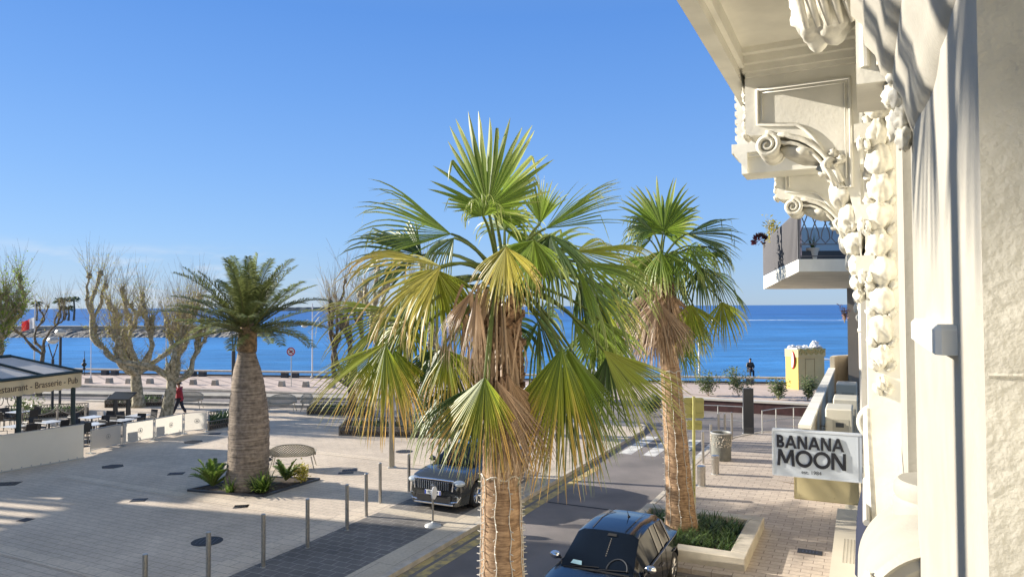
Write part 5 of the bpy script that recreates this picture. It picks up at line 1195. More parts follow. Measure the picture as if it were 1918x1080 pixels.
for x, y, z, tlt in ((-.36,-.1,.05,0),(.27,.1,.07,.5)):
    k = LM(); k.blob((x,y,z), (.14,.05,.05), 1, .05, n=12, m=8, M=Matrix.Rotation(tlt,3,'Y')); k.build('shoe', shoe, per, True)
k = LM(); k.lathe([(0,1.735),(.19,1.725),(.195,1.74),(.135,1.76),(.125,1.88),(.08,1.91),(0,1.905)], (-.035,-.03,-.075), 18); k.build('hat', dark, per, True)
for s_ in (-1,1):
    k = LM()
    for f in range(4): k.tube([(-.20,s_*.045-.015,1.555+f*.016),(-.235,s_*.03-.015,1.565+f*.017),(-.232,s_*.004-.015,1.57+f*.017)], [.009,.008,.006], 6)
    k.tube([(-.19,s_*.05-.015,1.56),(-.175,s_*.02-.015,1.585)], [.01,.007], 6); k.build('fingers', skinm, per, True)
# seated person by the sea
pq = P(1405, 712, 55.3); pq.z = 0
per2 = thing('person', 'person in black clothes and cap sitting on the seafront rail right of the white mast', 'person', pq, R(0)); 
J = [((0,0,.60),.16,.14),((0,-.02,.85),.17,.13),((0,-.04,1.06),.19,.13),((0,-.06,1.17),.08),((0,-.08,1.24),.06),((0,-.10,1.31),.085,.095),((0,-.10,1.39),.08,.09),
     ((-.2,-.04,1.08),.07),((-.27,-.10,.83),.055),((-.12,-.32,.72),.04),((-.05,-.36,.70),.035,.025),((.2,-.04,1.08),.07),((.27,-.10,.83),.055),((.12,-.32,.72),.04),((.05,-.36,.70),.035,.025),
     ((-.1,-.05,.58),.10),((-.12,-.42,.56),.075),((-.12,-.45,.10),.05),((-.12,-.57,.05),.04,.035),((.1,-.05,.58),.10),((.12,-.42,.56),.075),((.12,-.45,.10),.05),((.12,-.57,.05),.04,.035)]
skin_body('body', J, E, skinm, per2)
Jc = [((0,0,.58),.20,.17),((0,-.02,.85),.21,.16),((0,-.04,1.06),.22,.15),((0,-.06,1.17),.10),((-.2,-.04,1.08),.095),((-.28,-.10,.83),.08),((-.12,-.31,.73),.06),((.2,-.04,1.08),.095),((.28,-.10,.83),.08),((.12,-.31,.73),.06)]
skin_body('jacket', Jc, [(0,1),(1,2),(2,3),(2,4),(4,5),(5,6),(2,7),(7,8),(8,9)], dark, per2)
Jt = [((0,0,.58),.16),((-.1,-.05,.58),.12),((-.12,-.42,.56),.09),((-.12,-.45,.12),.07),((.1,-.05,.58),.12),((.12,-.42,.56),.09),((.12,-.45,.12),.07)]
skin_body('trousers', Jt, [(0,1),(1,2),(2,3),(0,4),(4,5),(5,6)], navy, per2)
k = LM(); k.lathe([(.098,1.37),(.10,1.42),(.07,1.48),(0,1.49)], (0,-.10,0), 14); k.box(-.07,.07,-.24,-.16,1.375,1.39); k.build('cap', dark, per2)
# pigeon by the bench
t_ = tag(MB().blob(G(503,867)+Vector((0,0,.14)), (.13,.06,.07), 2, .08, n=12, m=8).blob(G(503,867)+Vector((.12,0,.23)), .04, 2, .0).tube([G(503,867)+Vector((-.10,0,.14)), G(503,867)+Vector((-.24,0,.11))], [.04,.02], 6).tube([G(503,867), G(503,867)+Vector((0,0,.1))], .008, 4).tube([G(503,867)+Vector((.15,0,.23)), G(503,867)+Vector((.19,0,.22))], [.012,.002], 5).build('pigeon', mat('pigeon_grey',(.06,.06,.07),.7), None, True), 'dark pigeon on the paving between the stout trunk and the mesh bench', 'bird')

# ================================================================== KIOSK
pk0 = G(1475, 724); pk1 = G(1496, 729.5); pk2 = G(1545, 726)
t_ = thing('yellow_kiosk', 'bright yellow kiosk with a carved wavy cornice and white ornaments on its roof', 'kiosk', pk1); ky = mat('kiosk_yellow', (.60,.46,.09), .5, .06, 2); kt = mat('kiosk_ochre', (.50,.42,.20), .55, .06, 2); kw = mat('kiosk_white', (.72,.72,.70), .5)
zt = P(1496, 662, pk1.y).z; ex = (pk2-pk1).normalized(); fy = (pk0-pk1).normalized(); Wk = (pk2-pk1).length; Dk = (pk0-pk1).length*.62; Mk = frame(pk1, ex, fy)
k = MB(); k.box(.01,Wk,.01,Dk,0,zt-.25,Mk); k.build('walls', kt, t_)
k = MB(); k.box(-.02,.008,0,Dk+.02,0,zt-.25,Mk); k.build('side_panel', ky, t_)
def kf(x, y, z): return Mk @ Vector((x, -.02, z))
k = MB(); k.box(-.06,Wk+.05,-.06,Dk+.04,zt-.25,zt+.28,Mk); k.build('cornice', kt, t_)
k = MB()
for i in range(5):
    x = Wk*(i+.5)/5; c = Vector((x,-.08,zt+.02)); k.tube([Mk @ (c+Vector((.22*(1-q/22)*math.cos(q*.42)-.05,0,.2*(1-q/22)*math.sin(q*.42)))) for q in range(20)], .035, 5)
k.tube([Mk @ Vector((Wk*i/24,-.09,zt+.24+.07*math.sin(i*1.05))) for i in range(25)], .05, 5); k.build('scrolls', mat('kiosk_olive',(.40,.35,.12),.55), t_)
k = MB(); k.box(0,Wk-.02,.1,Dk-.1,zt+.28,zt+.36,Mk); rnd = random.Random(1)
for i in range(7): k.blob(Mk @ Vector((rnd.uniform(.1,Wk-.15), rnd.uniform(.1,Dk-.1), zt+.42)), (.2,.18,rnd.uniform(.07,.13)), i, .3)
k.blob(Mk @ Vector((Wk*.82,.4,zt+.5)), (.30,.26,.30), 5, .2); k.build('roof_ornaments', kw, t_)
k = MB(); k.box(.62,.66,-.004,.008,.1,zt-.35,Mk); k.box(1.45,1.49,-.004,.008,.1,zt-.35,Mk); k.box(.62,1.49,-.004,.008,zt-.42,zt-.38,Mk); k.build('door_seam', mat('kiosk_line',(.25,.2,.08),.6), t_)
k = MB(); Mo = frame(Mk @ Vector((-.022,Dk*.45,1.95)), fy, (0,0,1)); cz = -1 if (Mo @ Vector((0,0,1))-Mk @ Vector((-.022,Dk*.45,1.95))).x > 0 else 1
k = MB(); k.prism([(.30*math.cos(R(a)), .62*math.sin(R(a))) for a in range(0,360,15)], -.02, .02, lambda x,y,z: Mo @ Vector((x,y,z))); k.build('oval_frame', redm, t_)
k = MB(); k.prism([(.22*math.cos(R(a)), .52*math.sin(R(a))) for a in range(0,360,15)], -.03, .03, lambda x,y,z: Mo @ Vector((x,y,z))); k.build('oval_sign', kw, t_)
k = MB(); k.box(Wk+.05,Wk+1.3,.1,Dk,zt-.55,zt-.5,Mk); k.build('side_awning', kw, t_)

# ================================================================== FACADE
bld = thing('cream_building', 'ornate cream plastered building with brackets and balconies filling the right side', 'building', S(.3, 4))
def fpart(mb, name, m_=plaster, smooth=False, par=None): return mb.build(name, m_, par or bld, smooth)
# walls
k = MB(); k.sbox(.36,4,5.2,13.0,-.1,16); k.sbox(.40,4,-10,1.9,-.1,16); k.sbox(2.5,4,1.9,5.2,-.1,16); fpart(k, 'wall')
k = MB(); k.sbox(.03,.36,6.84,7.6,3.2,16); k.sbox(.0,.36,9.47,10.2,3.9,16); fpart(k, 'pilaster')
k = MB(); k.sbox(.25,.5,5.3,6.2,3.0,16); fpart(k, 'pilaster', plaster_sunlit)
k = MB(); k.sbox(.36,1.5,1.9,4.25,-.1,16); 
n = 16; vs = []
for i in range(n+1):      # near pilaster with a softly rounded sunlit face
    u = i/n; t = 1.92+(4.25-1.92)*u
    a = .25-.012*math.sin(u*PI*3)-.01*(u > .3)
    vs += [S(a,t,-.1), S(a,t,16)]
k.add(vs, [(2*i,2*i+1,2*i+3,2*i+2) for i in range(n)]); k.sbox(.262,.36,1.925,4.245,-.1,16); fpart(k, 'near_pilaster', plaster_sunlit)
k = MB(); 
vs = []; na, nz_ = 26, 90; 
for i in range(na+1):
    for jx in range(nz_+1):
        a = .243+(1.2)*i/na; z = 3.2+5.2*jx/nz_; q = noise.noise(Vector((a*7,z*5,1)))*.006+noise.noise(Vector((a*22,z*17,5)))*.004
        vs.append(S(a,1.90+q,z))
k.add(vs, [(i*(nz_+1)+jx,(i+1)*(nz_+1)+jx,(i+1)*(nz_+1)+jx+1,i*(nz_+1)+jx+1) for i in range(na) for jx in range(nz_)]); rnd = random.Random(4)
for i in range(16): k.blob(S(rnd.uniform(.3,.8),1.895,rnd.uniform(4.6,6.6)), rnd.uniform(.006,.014), i, .3, n=8, m=6)
fpart(k, 'rough_jamb', plaster_rough, True)
k = MB(); k.tube([S(.25,1.90,5.44), S(.6,1.893,5.45), S(1.2,1.893,5.44)], .006, 5); fpart(k, 'crack_ridge', plaster_rough)
# balcony slab over the camera
k = MB(); k.sbox(-1.0,.4,-6,8.0,7.92,8.15); fpart(k, 'balcony_slab')
k = MB(); k.sbox(-1.11,-.985,-6,8.05,7.69,8.3); k.sbox(-1.17,-1.105,-6,8.1,8.05,8.32); k.sbox(-.983,-.94,-6,8.0,7.78,7.92); fpart(k, 'balcony_fascia')
k = MB(); k.sbox(-.938,.02,6.70,7.42,7.80,7.925); k.sbox(-.96,.02,6.76,7.36,7.74,7.80); k.sbox(-.94,.0,6.62,6.70,7.87,7.925); k.sbox(-.94,0,6.80,7.32,7.70,7.74); fpart(k, 'soffit_beam')
def bracket(t0, dz, wdt, sc_=1.0):
    br_ = MB(); prof = [(-.95,7.70),(-.95,7.20),(-.90,7.165),(-.60,7.14)]
    for i in range(15):
        u = i/14; an = R(90-88*u); prof.append((-.60+.58*math.cos(an)*1.0, 6.06+1.06*math.sin(an)-0.0))
    prof += [(0,5.95),(0,7.70)]
    prof = [(a, z+dz) for a, z in prof]
    br_.prism(prof, t0, t0+wdt, lambda x,y,z: S(x,z,y)); b_ = fpart(br_, 'bracket')
    # raised panel frame on both sides
    k = MB()
    for tt in (t0-.012, t0+wdt+.012):
        pts = [(-.84,7.58),(-.07,7.58),(-.07,6.62),(-.17,6.63)]+[(-.60+.46*math.cos(R(a)), 6.10+1.12*math.sin(R(a))*1.0+.02) for a in range(34,88,9)]+[(-.84,7.26),(-.84,7.58)]
        k.tube([S(a,tt,z+dz) for a, z in pts], .018, 6)
        pts2 = [(-.80,7.545),(-.11,7.545),(-.11,6.70)]; k.tube([S(a,tt,z+dz) for a, z in pts2], .008, 5); k.tube([S(-.80,tt,7.545+dz), S(-.80,tt,7.30+dz)], .008, 5)
    k.build('panel_moulding', plaster, b_, True)
    # volute scroll
    k = MB(); c = Vector((-.76, 7.06+dz)); w2 = wdt+.06
    sp = []
    for i in range(44):
        an = R(95-i*17); rr = .105*(1-i/50)**1.15+.006; sp.append((c.x-.0+rr*math.cos(an), c.y+rr*math.sin(an)))
    for tt in (t0-.028, t0+wdt+.028): k.tube([S(a,tt,z) for a, z in sp], [.022*(1-i/60)+.004 for i in range(44)], 7)
    k.prism([(c.x+.10*math.cos(R(a)), c.y+.10*math.sin(R(a))) for a in range(0,360,15)], t0-.01, t0+wdt+.01, lambda x,y,z: S(x,z,y))
    # double ridges following the arc
    for off, rr, r_ in ((.02,.026,1.0),(.075,.018,1.0)):
        pts = [(-.70,7.16-off),(-.60,7.165-off*1.4)]+[(-.62+(.60-off*1.1)*math.cos(R(a)), 6.06+(1.08-off)*math.sin(R(a))) for a in range(84,30,-7)]
        for tt in (t0-.02, t0+wdt+.02): k.tube([S(a,tt,z+dz) for a, z in pts], rr, 6)
    k.build('volute', ornam, b_, True)
    # acanthus leaf and garland under the arc
    k = MB(); rnd = random.Random(int(t0*10))
    M_ = SM.to_3x3()
    k.blob(S(-.46,t0+wdt/2,6.985+dz), (.21,wdt*.60,.085), 3, .06, n=28, m=18, M=M_ @ Matrix.Rotation(R(18),3,'Y'))
    k.blob(S(-.24,t0+wdt/2,6.84+dz), (.10,wdt*.62,.10), 5, .3, 4, n=18, m=12, M=M_)
    for i in range(5): k.blob(S(-.28+.14*rnd.random(),t0-.02+rnd.random()*.05,6.74+.22*rnd.random()+dz), (.045,.035,.04), i, .35, 4, n=10, m=8, M=M_)
    zs = [6.60,6.36,6.14,5.95,5.80,5.68]; ws_ = [.105,.10,.085,.075,.06,.05]; as_ = [-.145,-.085,-.05,-.03,-.03,-.02]
    for z, w_, a in zip(zs, ws_, as_):
        k.blob(S(a,t0+wdt/2-.02,z+dz), (w_*1.12,wdt*.5,w_*1.4), z*3, .09, 1.8, n=36, m=26, M=M_, rd=.15)
    k.build('garland', ornam, b_, True)
    k = MB()
    for i in range(6): k.blob(S(-.965,t0+wdt/2,7.64-.085*i+dz), (.035,wdt*.35,.05), i, .3, n=10, m=8, M=M_)
    k.build('front_ornament', ornam, b_, True)
bracket(6.84, 0, .42); bracket(9.47, -.24, .42)
# second balcony
k = MB(); k.sbox(-1.30,.3,9.0,9.46,7.2,7.40); k.sbox(-1.40,.3,8.9,9.5,7.44,7.55); k.sbox(-1.36,.3,8.95,9.48,7.398,7.442); fpart(k, 'balcony_slab')
k = MB(); k.prism([(-1.38,7.44),(-1.22,7.2),(-1.22,7.44)], 8.9, 9.45, lambda x,y,z: S(x,z,y)); fpart(k, 'cornice_moulding')
k = MB(); k.sbox(-1.34,-1.08,8.96,9.2,7.55,8.7); k.sbox(-1.31,-1.2,9.2,9.45,7.55,8.4)
for i in range(10): k.sbox(-1.37,-1.34,8.98,9.18,7.62+.1*i,7.67+.1*i)
fpart(k, 'balcony_pedestal')
# garland drop on the far pilaster and side leaves
M_ = SM.to_3x3()
def drop(a, t, z0, z1, w_, seed, name='garland_drop'):
    k = MB(); z = z1; i = 0; rnd = random.Random(seed); step = w_*2.32
    while z > z0:
        u = (z1-z)/(z1-z0); ww = w_*(1 if u < .75 else 1-.6*(u-.75)/.25)*(.88+.22*rnd.random())
        k.blob(S(a+rnd.uniform(-.012,.012),t,z), (ww,.095,ww*1.32), seed+i*1.37, .10, 1.8, n=36, m=26, M=M_ @ Matrix.Rotation(rnd.uniform(-.15,.15),3,'Y'), rd=.16)
        for s_ in (-1,1): k.blob(S(a+s_*ww*.8,t-.01,z-ww*1.15), (.035,.035,.05), seed+i+s_, .25, n=14, m=10, M=M_ @ Matrix.Rotation(s_*.6,3,'Y'))
        z -= step*(.92+.1*rnd.random()); i += 1
    k.build(name, ornam, bld, True)
drop(.145, 6.84, 4.85, 7.55, .105, 3)
for z in (6.30, 5.86, 7.0):
    k = MB()
    k.sbox(-.045,.1,6.79,6.838,z,z+.16); k.blob(S(.0,6.77,z-.02), (.03,.03,.06), z, .2, M=M_); k.blob(S(.05,6.77,z-.03), (.03,.03,.05), z+1, .2, M=M_); fpart(k, 'tablet_ornament', plaster)
# console above, near: fluted block and hanging leaf
k = MB(); k.sbox(-.01,.20,4.0,4.6,6.72,8)
for i, a in enumerate((.03,.10,.17)): k.tube([S(a,3.99,6.80), S(a,3.99,8)], .022, 8)
k.sbox(.2,.45,3.0,4.3,6.9,8); fpart(k, 'console_block')
k = MB(); k.blob(S(-.16,4.2,7.24), (.17,.16,.22), 2, .18, 2.4, n=28, m=20, M=M_)
for i in range(5): a = -.27+.055*i; k.tube([S(a,4.02,7.6), S(a-.02,3.98,7.25), S(a+.03,4.04,7.06)], [.02,.03,.012], 7)
k.blob(S(-.04,3.98,7.22), (.05,.05,.06), 7, .2, M=M_); k.blob(S(-.07,3.99,7.33), .04, 8, .2); fpart(k, 'leaf_ornament', ornam, True)
k = MB(); k.blob(S(.155,4.05,6.66), (.05,.07,.07), 2, .25, 3, n=18, m=12, M=M_); k.blob(S(.165,4.05,6.50), (.045,.06,.08), 4, .25, 3, n=18, m=12, M=M_); fpart(k, 'leaf_drop', ornam, True)
# moulded ledge above the near pilaster
k = MB(); prf = [(.26,6.40),(.225,6.43),(.20,6.50),(.185,6.58),(.15,6.64),(.145,6.70),(.10,6.74),(.075,6.84),(.03,6.90),(.02,7.0),(-.03,7.06),(-.03,8),(.5,8),(.5,6.40)]
k.prism(prf, -3, 3.95, lambda x,y,z: S(x,z,y)); auto(fpart(k, 'moulded_ledge', plaster_sunlit), 40)
k = MB(); 
for i in range(4): k.blob(S(.20-.012*i,3.95-.02*i,6.42+.10*i), (.045,.07,.07), i*2.2, .2, 2.4, n=24, m=18, M=M_, rd=.15)
fpart(k, 'ledge_leaf', ornam, True)
k = MB(); k.bbox(.185,.30,2.35,3.5,5.455,5.54,.015,SM); fpart(k, 'stone_stub', plaster)
# rounded cornice shelf, arch and rosette below
k = MB(); k.lathe([(.10,3.98),(.12,4.10),(.21,4.15),(.22,4.19),(.25,4.21),(.262,4.26),(.262,4.33),(.245,4.35),(.255,4.37),(.255,4.42),(.23,4.45),(0,4.46)], S(.40,4.75,.14), 40); auto(fpart(k, 'round_shelf', plaster_sunlit, True), 28)
def arcband(c, r, r_in, t, wdt, name, a0=20, a1=200, m_=plaster_sunlit):
    k = MB(); A_ = [R(a) for a in range(a0, a1+1, 6)]; prof = [(r,0),(r,.06),(r-.03,.09),(r-.05,.06),(r-.09,.07),(r_in,.03),(r_in,0)]; vs = []
    for an in A_:
        for rr, o_ in prof: vs.append(S(c[0]+rr*math.cos(an), t-o_, c[1]+rr*math.sin(an)))
    n_ = len(prof); k.add(vs, [(i*n_+j_,i*n_+j_+1,(i+1)*n_+j_+1,(i+1)*n_+j_) for i in range(len(A_)-1) for j_ in range(n_-1)])
    pr = [(c[0]+r*math.cos(an), c[1]+r*math.sin(an)) for an in A_]; k.prism(pr, t, t+wdt, lambda x,y,z: S(x,z,y)); auto(k.build(name, m_, bld, True), 28)
arcband((.38,4.03), .43, .25, 4.0, .9, 'arched_pediment')
arcband((.42,3.98), .28, .1, 3.85, .12, 'inner_arch')
k = MB(); k.blob(S(.02,3.95,4.22), (.05,.06,.06), 2, .3, 3, n=18, m=12, M=M_); fpart(k, 'scroll_leaf', ornam, True)
c = S(.115,7.75,4.45); Mr = frame(c, S(1,0), (0,0,1)); k = MB()
for pr in ([(0,.03),(.05,.035),(.06,.0),(.10,.01),(.15,.03),(.18,.03),(.19,-.06),(0,-.06)],): 
    k.lathe([(r, z) for r, z in pr], (0,0,0), 32, Mr); 
fpart(k, 'rosette', ornam, True)
# shop canopy top, cladding and ground floor
k = MB(); k.sbox(-.30,.36,4.2,9.2,3.1,3.22); k.sbox(-.28,.36,4.2,9.2,0,3.1); fpart(k, 'shopfront', mat('shop_panel',(.55,.50,.40),.5,.05,2))
k = MB(); rnd = random.Random(1)
for i in range(9):
    for jx in range(22): k.lathe([(.006,0),(.006,.003),(0,.003)], S(-.20+.03*i,7.9+.034*jx-.6,3.222) , 6)
fpart(k, 'perforated_vent', mat('vent_grey',(.22,.2,.16),.8))
k = MB(); k.tube([S(.02,6.4,4.75), S(.02,6.2,4.6), S(.03,5.4,4.25), S(.035,5.2,4.12)], .030, 8); fpart(k, 'gutter_arm', ornam)
k = MB(); k.tube([S(.02,8.6,3.3), S(.02,8.6,6.35)], .065, 12); k.tube([S(.02,8.6,5.3), S(.02,8.6,5.34)], .075, 12); k.tube([S(.0,8.5,3.3), S(.0,8.5,5.9)], .02, 6); fpart(k, 'downpipe', white_pl, True)
k = MB(); k.sbox(.05,.36,8.0,8.3,3.2,6.4); fpart(k, 'window_shutter', darkgrey)
k = MB(); k.sbox(-.02,.1,7.9,8.0,3.2,6.4); k.sbox(-.02,.1,8.3,8.4,3.2,6.4); fpart(k, 'window_frame', white_pl)
# dark folded awning
aw = thing('folded_awning', 'navy blue folded shop awning hanging under the cream gutter arm', 'awning', S(-.1,5.2)); k = MB(); vs = []
for i in range(13):
    t = 5.0+1.2*i/12; o_ = .025*math.sin(i*2.2); vs += [S(.0+o_,t,4.22), S(-.035+o_*1.2,t,4.05), S(-.045+o_*1.2,t,3.83-.03*math.sin(i*1.7))]
k.add(vs, [(3*i+q,3*i+3+q,3*i+4+q,3*i+1+q) for i in range(12) for q in (0,1)]); k.build('cloth', mat('navy_cloth',(.02,.025,.05),.9), aw); k = MB(); k.tube([S(.0,4.98,4.24), S(.0,6.2,4.24)], .02, 8); k.build('roller', white_pl, aw)
# ---- shop sign
YS = 7.6; sl = P(1447, 846, 8.2); sr = P(1614, 853, 7.45)
a0_, t0_ = -0.93, None
def pix_on_t(px, py, t):      # point on the plane "t = const"
    d = ray(px, py); kx = t/(d.x*ST+d.y*CT); return Vector((0,0,H))+d*kx
ts_ = 8.05; TL, BL, TR, BR = pix_on_t(1446,803,ts_), pix_on_t(1447,888,ts_), pix_on_t(1614,809,ts_), pix_on_t(1614,898,ts_)
xd = S(1,0); wS = (TR-TL).dot(xd); zt_, zb_ = TL.z, BL.z; hS = zt_-zb_
sg = thing('projecting_shop_sign', 'grey projecting sign box reading BANANA MOON fixed to the cream facade', 'shop sign', TL)
Ms = frame(Vector((TL.x,TL.y,(zt_+zb_)/2)), xd, (0,0,1))     # x right, y up, z towards viewer
k = MB(); k.box(0,wS,-hS/2,hS/2,-.10,0,Ms); o = k.build('sign_box', mat('sign_grey',(.52,.56,.60),.95,spec=.05), sg)
k = MB(); 
for q in ((0,wS,hS/2-.012,hS/2+.002),(0,wS,-hS/2-.002,-hS/2+.012)): k.box(q[0],q[1],q[2],q[3],-.102,.006,Ms)
k.box(-.003,.012,-hS/2+.012,hS/2-.012,-.102,.006,Ms); k.box(wS*.955,wS*.96,-hS/2+.012,hS/2-.012,-.1,.003,Ms); k.build('trim', mat('sign_trim',(.52,.55,.58),.5), sg)
k = MB(); k.box(wS,wS+.12,hS*.1,hS*.2,-.07,-.03,Ms); k.box(wS,wS+.12,-hS*.3,-hS*.2,-.07,-.03,Ms); k.build('wall_brackets', steelm, sg)
ink = mat('sign_ink',(.008,.009,.014),.5)
def letters(word, x0, y0, h, st, widths, gap):
    k = MB(); x = x0; Z0, Z1 = 0.001, .012
    def stroke(p, q, w_=st):
        p = Vector(p); q = Vector(q); d = (q-p).normalized(); nn = Vector((-d.y,d.x))*w_/2; return [p-nn, q-nn, q+nn, p+nn]
    def pr(pts): 
        k.prism([(a, b) for a, b in pts], Z0, Z1+random.uniform(0,.0006), lambda X,Y_,Z: Ms @ Vector((X,Y_,Z)))
    def par(x0_, x1_, yb, yt, w_): pr([(x0_-w_/2,yb),(x0_+w_/2,yb),(x1_+w_/2,yt),(x1_-w_/2,yt)])
    def ring(cx, cy, rx, ry, a0, a1, n=28):
        for i in range(n):
            a, b = R(a0+(a1-a0)*i/n), R(a0+(a1-a0)*(i+1)/n)
            pr([(cx+rx*math.cos(a),cy+ry*math.sin(a)),(cx+rx*math.cos(b),cy+ry*math.sin(b)),(cx+(rx-st)*math.cos(b),cy+(ry-st)*math.sin(b)),(cx+(rx-st)*math.cos(a),cy+(ry-st)*math.sin(a))])
    for c in word:
        w_ = widths[c]*h; y1 = y0+h
        if c == 'A':
            par(x+st*.55,x+w_/2,y0,y1,st*1.12); par(x+w_-st*.55,x+w_/2,y0,y1,st*1.12); pr([(x+w_*.24,y0+h*.22),(x+w_*.76,y0+h*.22),(x+w_*.70,y0+h*.22+st*.85),(x+w_*.30,y0+h*.22+st*.85)])
        elif c == 'N':
            par(x+st/2,x+st/2,y0,y1,st); par(x+w_-st/2,x+w_-st/2,y0,y1,st); par(x+w_-st*.6,x+st*.6,y0,y1,st*1.25)
        elif c == 'M':
            par(x+st*.55,x+st*.95,y0,y1,st); par(x+w_-st*.55,x+w_-st*.95,y0,y1,st); par(x+w_/2,x+st*1.0,y0+h*.16,y1,st*1.1); par(x+w_/2,x+w_-st*1.0,y0+h*.16,y1,st*1.1)
        elif c == 'O': ring(x+w_/2,y0+h/2,w_/2,h/2*1.04,0,360)
        elif c == 'B':
            par(x+st/2,x+st/2,y0,y1,st); hb = h*.53
            for cy, hh, ww in ((y0+hb/2,hb,w_),(y0+h-(h-hb+st*.55)/2,h-hb+st*.55,w_*.9)):
                r = hh/2; cx = x+ww-r; ring(cx,cy,r,r,-90,90,14); pr([(x+st*.5,cy+r-st*.92),(cx,cy+r-st*.92),(cx,cy+r),(x+st*.5,cy+r)]); pr([(x+st*.5,cy-r),(cx,cy-r),(cx,cy-r+st*.92),(x+st*.5,cy-r+st*.92)])
        x += w_+gap
    return k, x
W1 = {'B':.66,'A':1.02,'N':.86}; W2 = {'M':1.14,'O':1.06,'N':.88}
h1 = hS*.275; k, xe = letters('BANANA', wS*.055, hS*.5-hS*.11-h1, h1, h1*.20, W1, h1*.075)
tgt = wS*.82; sx = (tgt-wS*.055)/(xe-wS*.055)
def rescale(k, x0, s_):
    inv = Ms.inverted(); out = []
    for v in k.v: q = inv @ Vector(v); q.x = x0+(q.x-x0)*s_; out.append(tuple(Ms @ q))
    k.v = out
rescale(k, wS*.055, sx); k.build('lettering', ink, sg)
h2 = hS*.355; k, xe = letters('MOON', wS*.055, -hS*.275, h2, h2*.185, W2, h2*.04); rescale(k, wS*.055, (wS*.835-wS*.055)/(xe-wS*.055)); k.build('lettering', ink, sg)
text_mb('est. 1984', hS*.11, Ms @ Matrix.Translation((wS*.445,-hS*.385,.003)), .0005, 0, 1.0).build('small_lettering', ink, sg)
# pale yellow box sign below
ysb = thing('yellow_sign_box', 'plain pale yellow box mounted under the grey shop sign', 'sign box', BL); A1, A2, A3 = pix_on_t(1488,889,8.3), pix_on_t(1608,889,8.3), pix_on_t(1488,932,8.3); Mq = frame(Vector((A1.x,A1.y,A3.z)), xd, (0,0,1)); wq = (A2-A1).dot(xd); hq = A1.z-A3.z
k = MB(); k.box(0,wq,0,hq,-.25,0,Mq); k.build('box', mat('pale_yellow',(.52,.44,.24),.5,.05,2), ysb); k = MB(); k.box(-.004,wq,-.006,.004,-.255,.004,Mq); k.box(-.005,.004,.004,hq,-.255,.004,Mq)
for x in (.05,wq*.63): k.lathe([(.006,0),(.006,.004),(0,.005)], (0,0,0), 8, Mq @ Matrix.Translation((x,.04,.0)))
k.build('edge_trim', mat('brass_trim',(.40,.32,.16),.5), ysb)
# ---- neighbouring single storey annex with its roof and air conditioners
an = thing('low_annex', 'low flat roofed annex with a parapet littered with dry palm leaves', 'building', S(0,16)); k = MB(); k.sbox(-.80,2.5,12.5,24,2.85,2.95); k.build('roof', mat('roof_ochre',(.42,.36,.25),.9,.4,3,.6,30,col2=(.22,.18,.12)), an)
k = MB(); k.sbox(-.26,2.5,9.3,24,0,2.85); k.sbox(-.93,-.80,12.5,24,2.75,3.6)
k.prism([(-.93+.0,24),(-.80,24),(-.72,24.5),(-.2,25.1),(2.5,25.3),(2.5,25.5),(-.3,25.3),(-.86,24.6)], 2.75, 4.0, lambda x,y,z: S(x,y,z)); k.build('parapet', plaster_far, an)
k = MB(); k.sbox(-.97,-.78,12.45,24,3.6,3.66); k.build('coping', plaster, an)
k = MB(); rnd = random.Random(6)
for i in range(130):
    p = S(rnd.uniform(-.75,.4), rnd.uniform(10.5,23), 2.97+rnd.uniform(0,.12)); an_ = rnd.uniform(0,6.3); l = rnd.uniform(.3,.9); d = Vector((math.cos(an_),math.sin(an_),rnd.uniform(-.05,.25)))*l; s_ = Vector((-math.sin(an_),math.cos(an_),.3))*rnd.uniform(.015,.05); rv = rnd.random(); k.add([p, p+d*.5+s_, p+d, p+d*.5-s_], [(0,1,2,3)], [(0,rv,0),(.5,rv,0),(1,rv,0),(.5,rv,0)])
tag(k.build('dry_palm_leaves', L_dead, None), 'dry fallen palm leaves scattered over the annex roof', 'leaves', kind='stuff')
acm = mat('ac_cream', (.60,.56,.45), .5, .05, 3); ac0 = None
for (px, py, tt, lb) in ((1572,762,14.3,'nearest air conditioning box on the annex roof'),(1584,745,15.8,'middle air conditioning box on the annex roof'),(1586,718,18.6,'farthest air conditioning box on the annex roof')):
    q = pix_on_t(px, py, tt); loc = Vector((q.x,q.y,2.95))
    if ac0 is None:
        ac0 = thing('air_conditioner', lb, 'air conditioner', loc, -TH, 'air conditioners on the annex roof'); k = LM(); k.bbox(-.22,.22,-.4,.4,.08,.80,.02); k.build('casing', acm, ac0); k = LM(); k.box(-.1,.16,-.405,-.40,.2,.62); k.build('service_panel', mat('ac_panel',(.42,.39,.31),.6), ac0)
        k = LM(); k.box(-.05,.08,-.412,-.405,.48,.56); k.build('label_window', darkgrey, ac0); k = LM()
        for r in (.08,.15,.22,.29): k.lathe([(r,0),(r,.006),(r+.012,.006),(r+.012,0)], (-.22,.05,.44), 20, Matrix.Rotation(R(-90),4,'Y'))
        k.build('fan_grille', darkgrey, ac0); k = LM(); k.box(-.2,.2,-.36,-.30,0,.08); k.box(-.2,.2,.3,.36,0,.08); k.build('feet', darkgrey, ac0)
    else: dup(ac0, lb, loc, -TH)
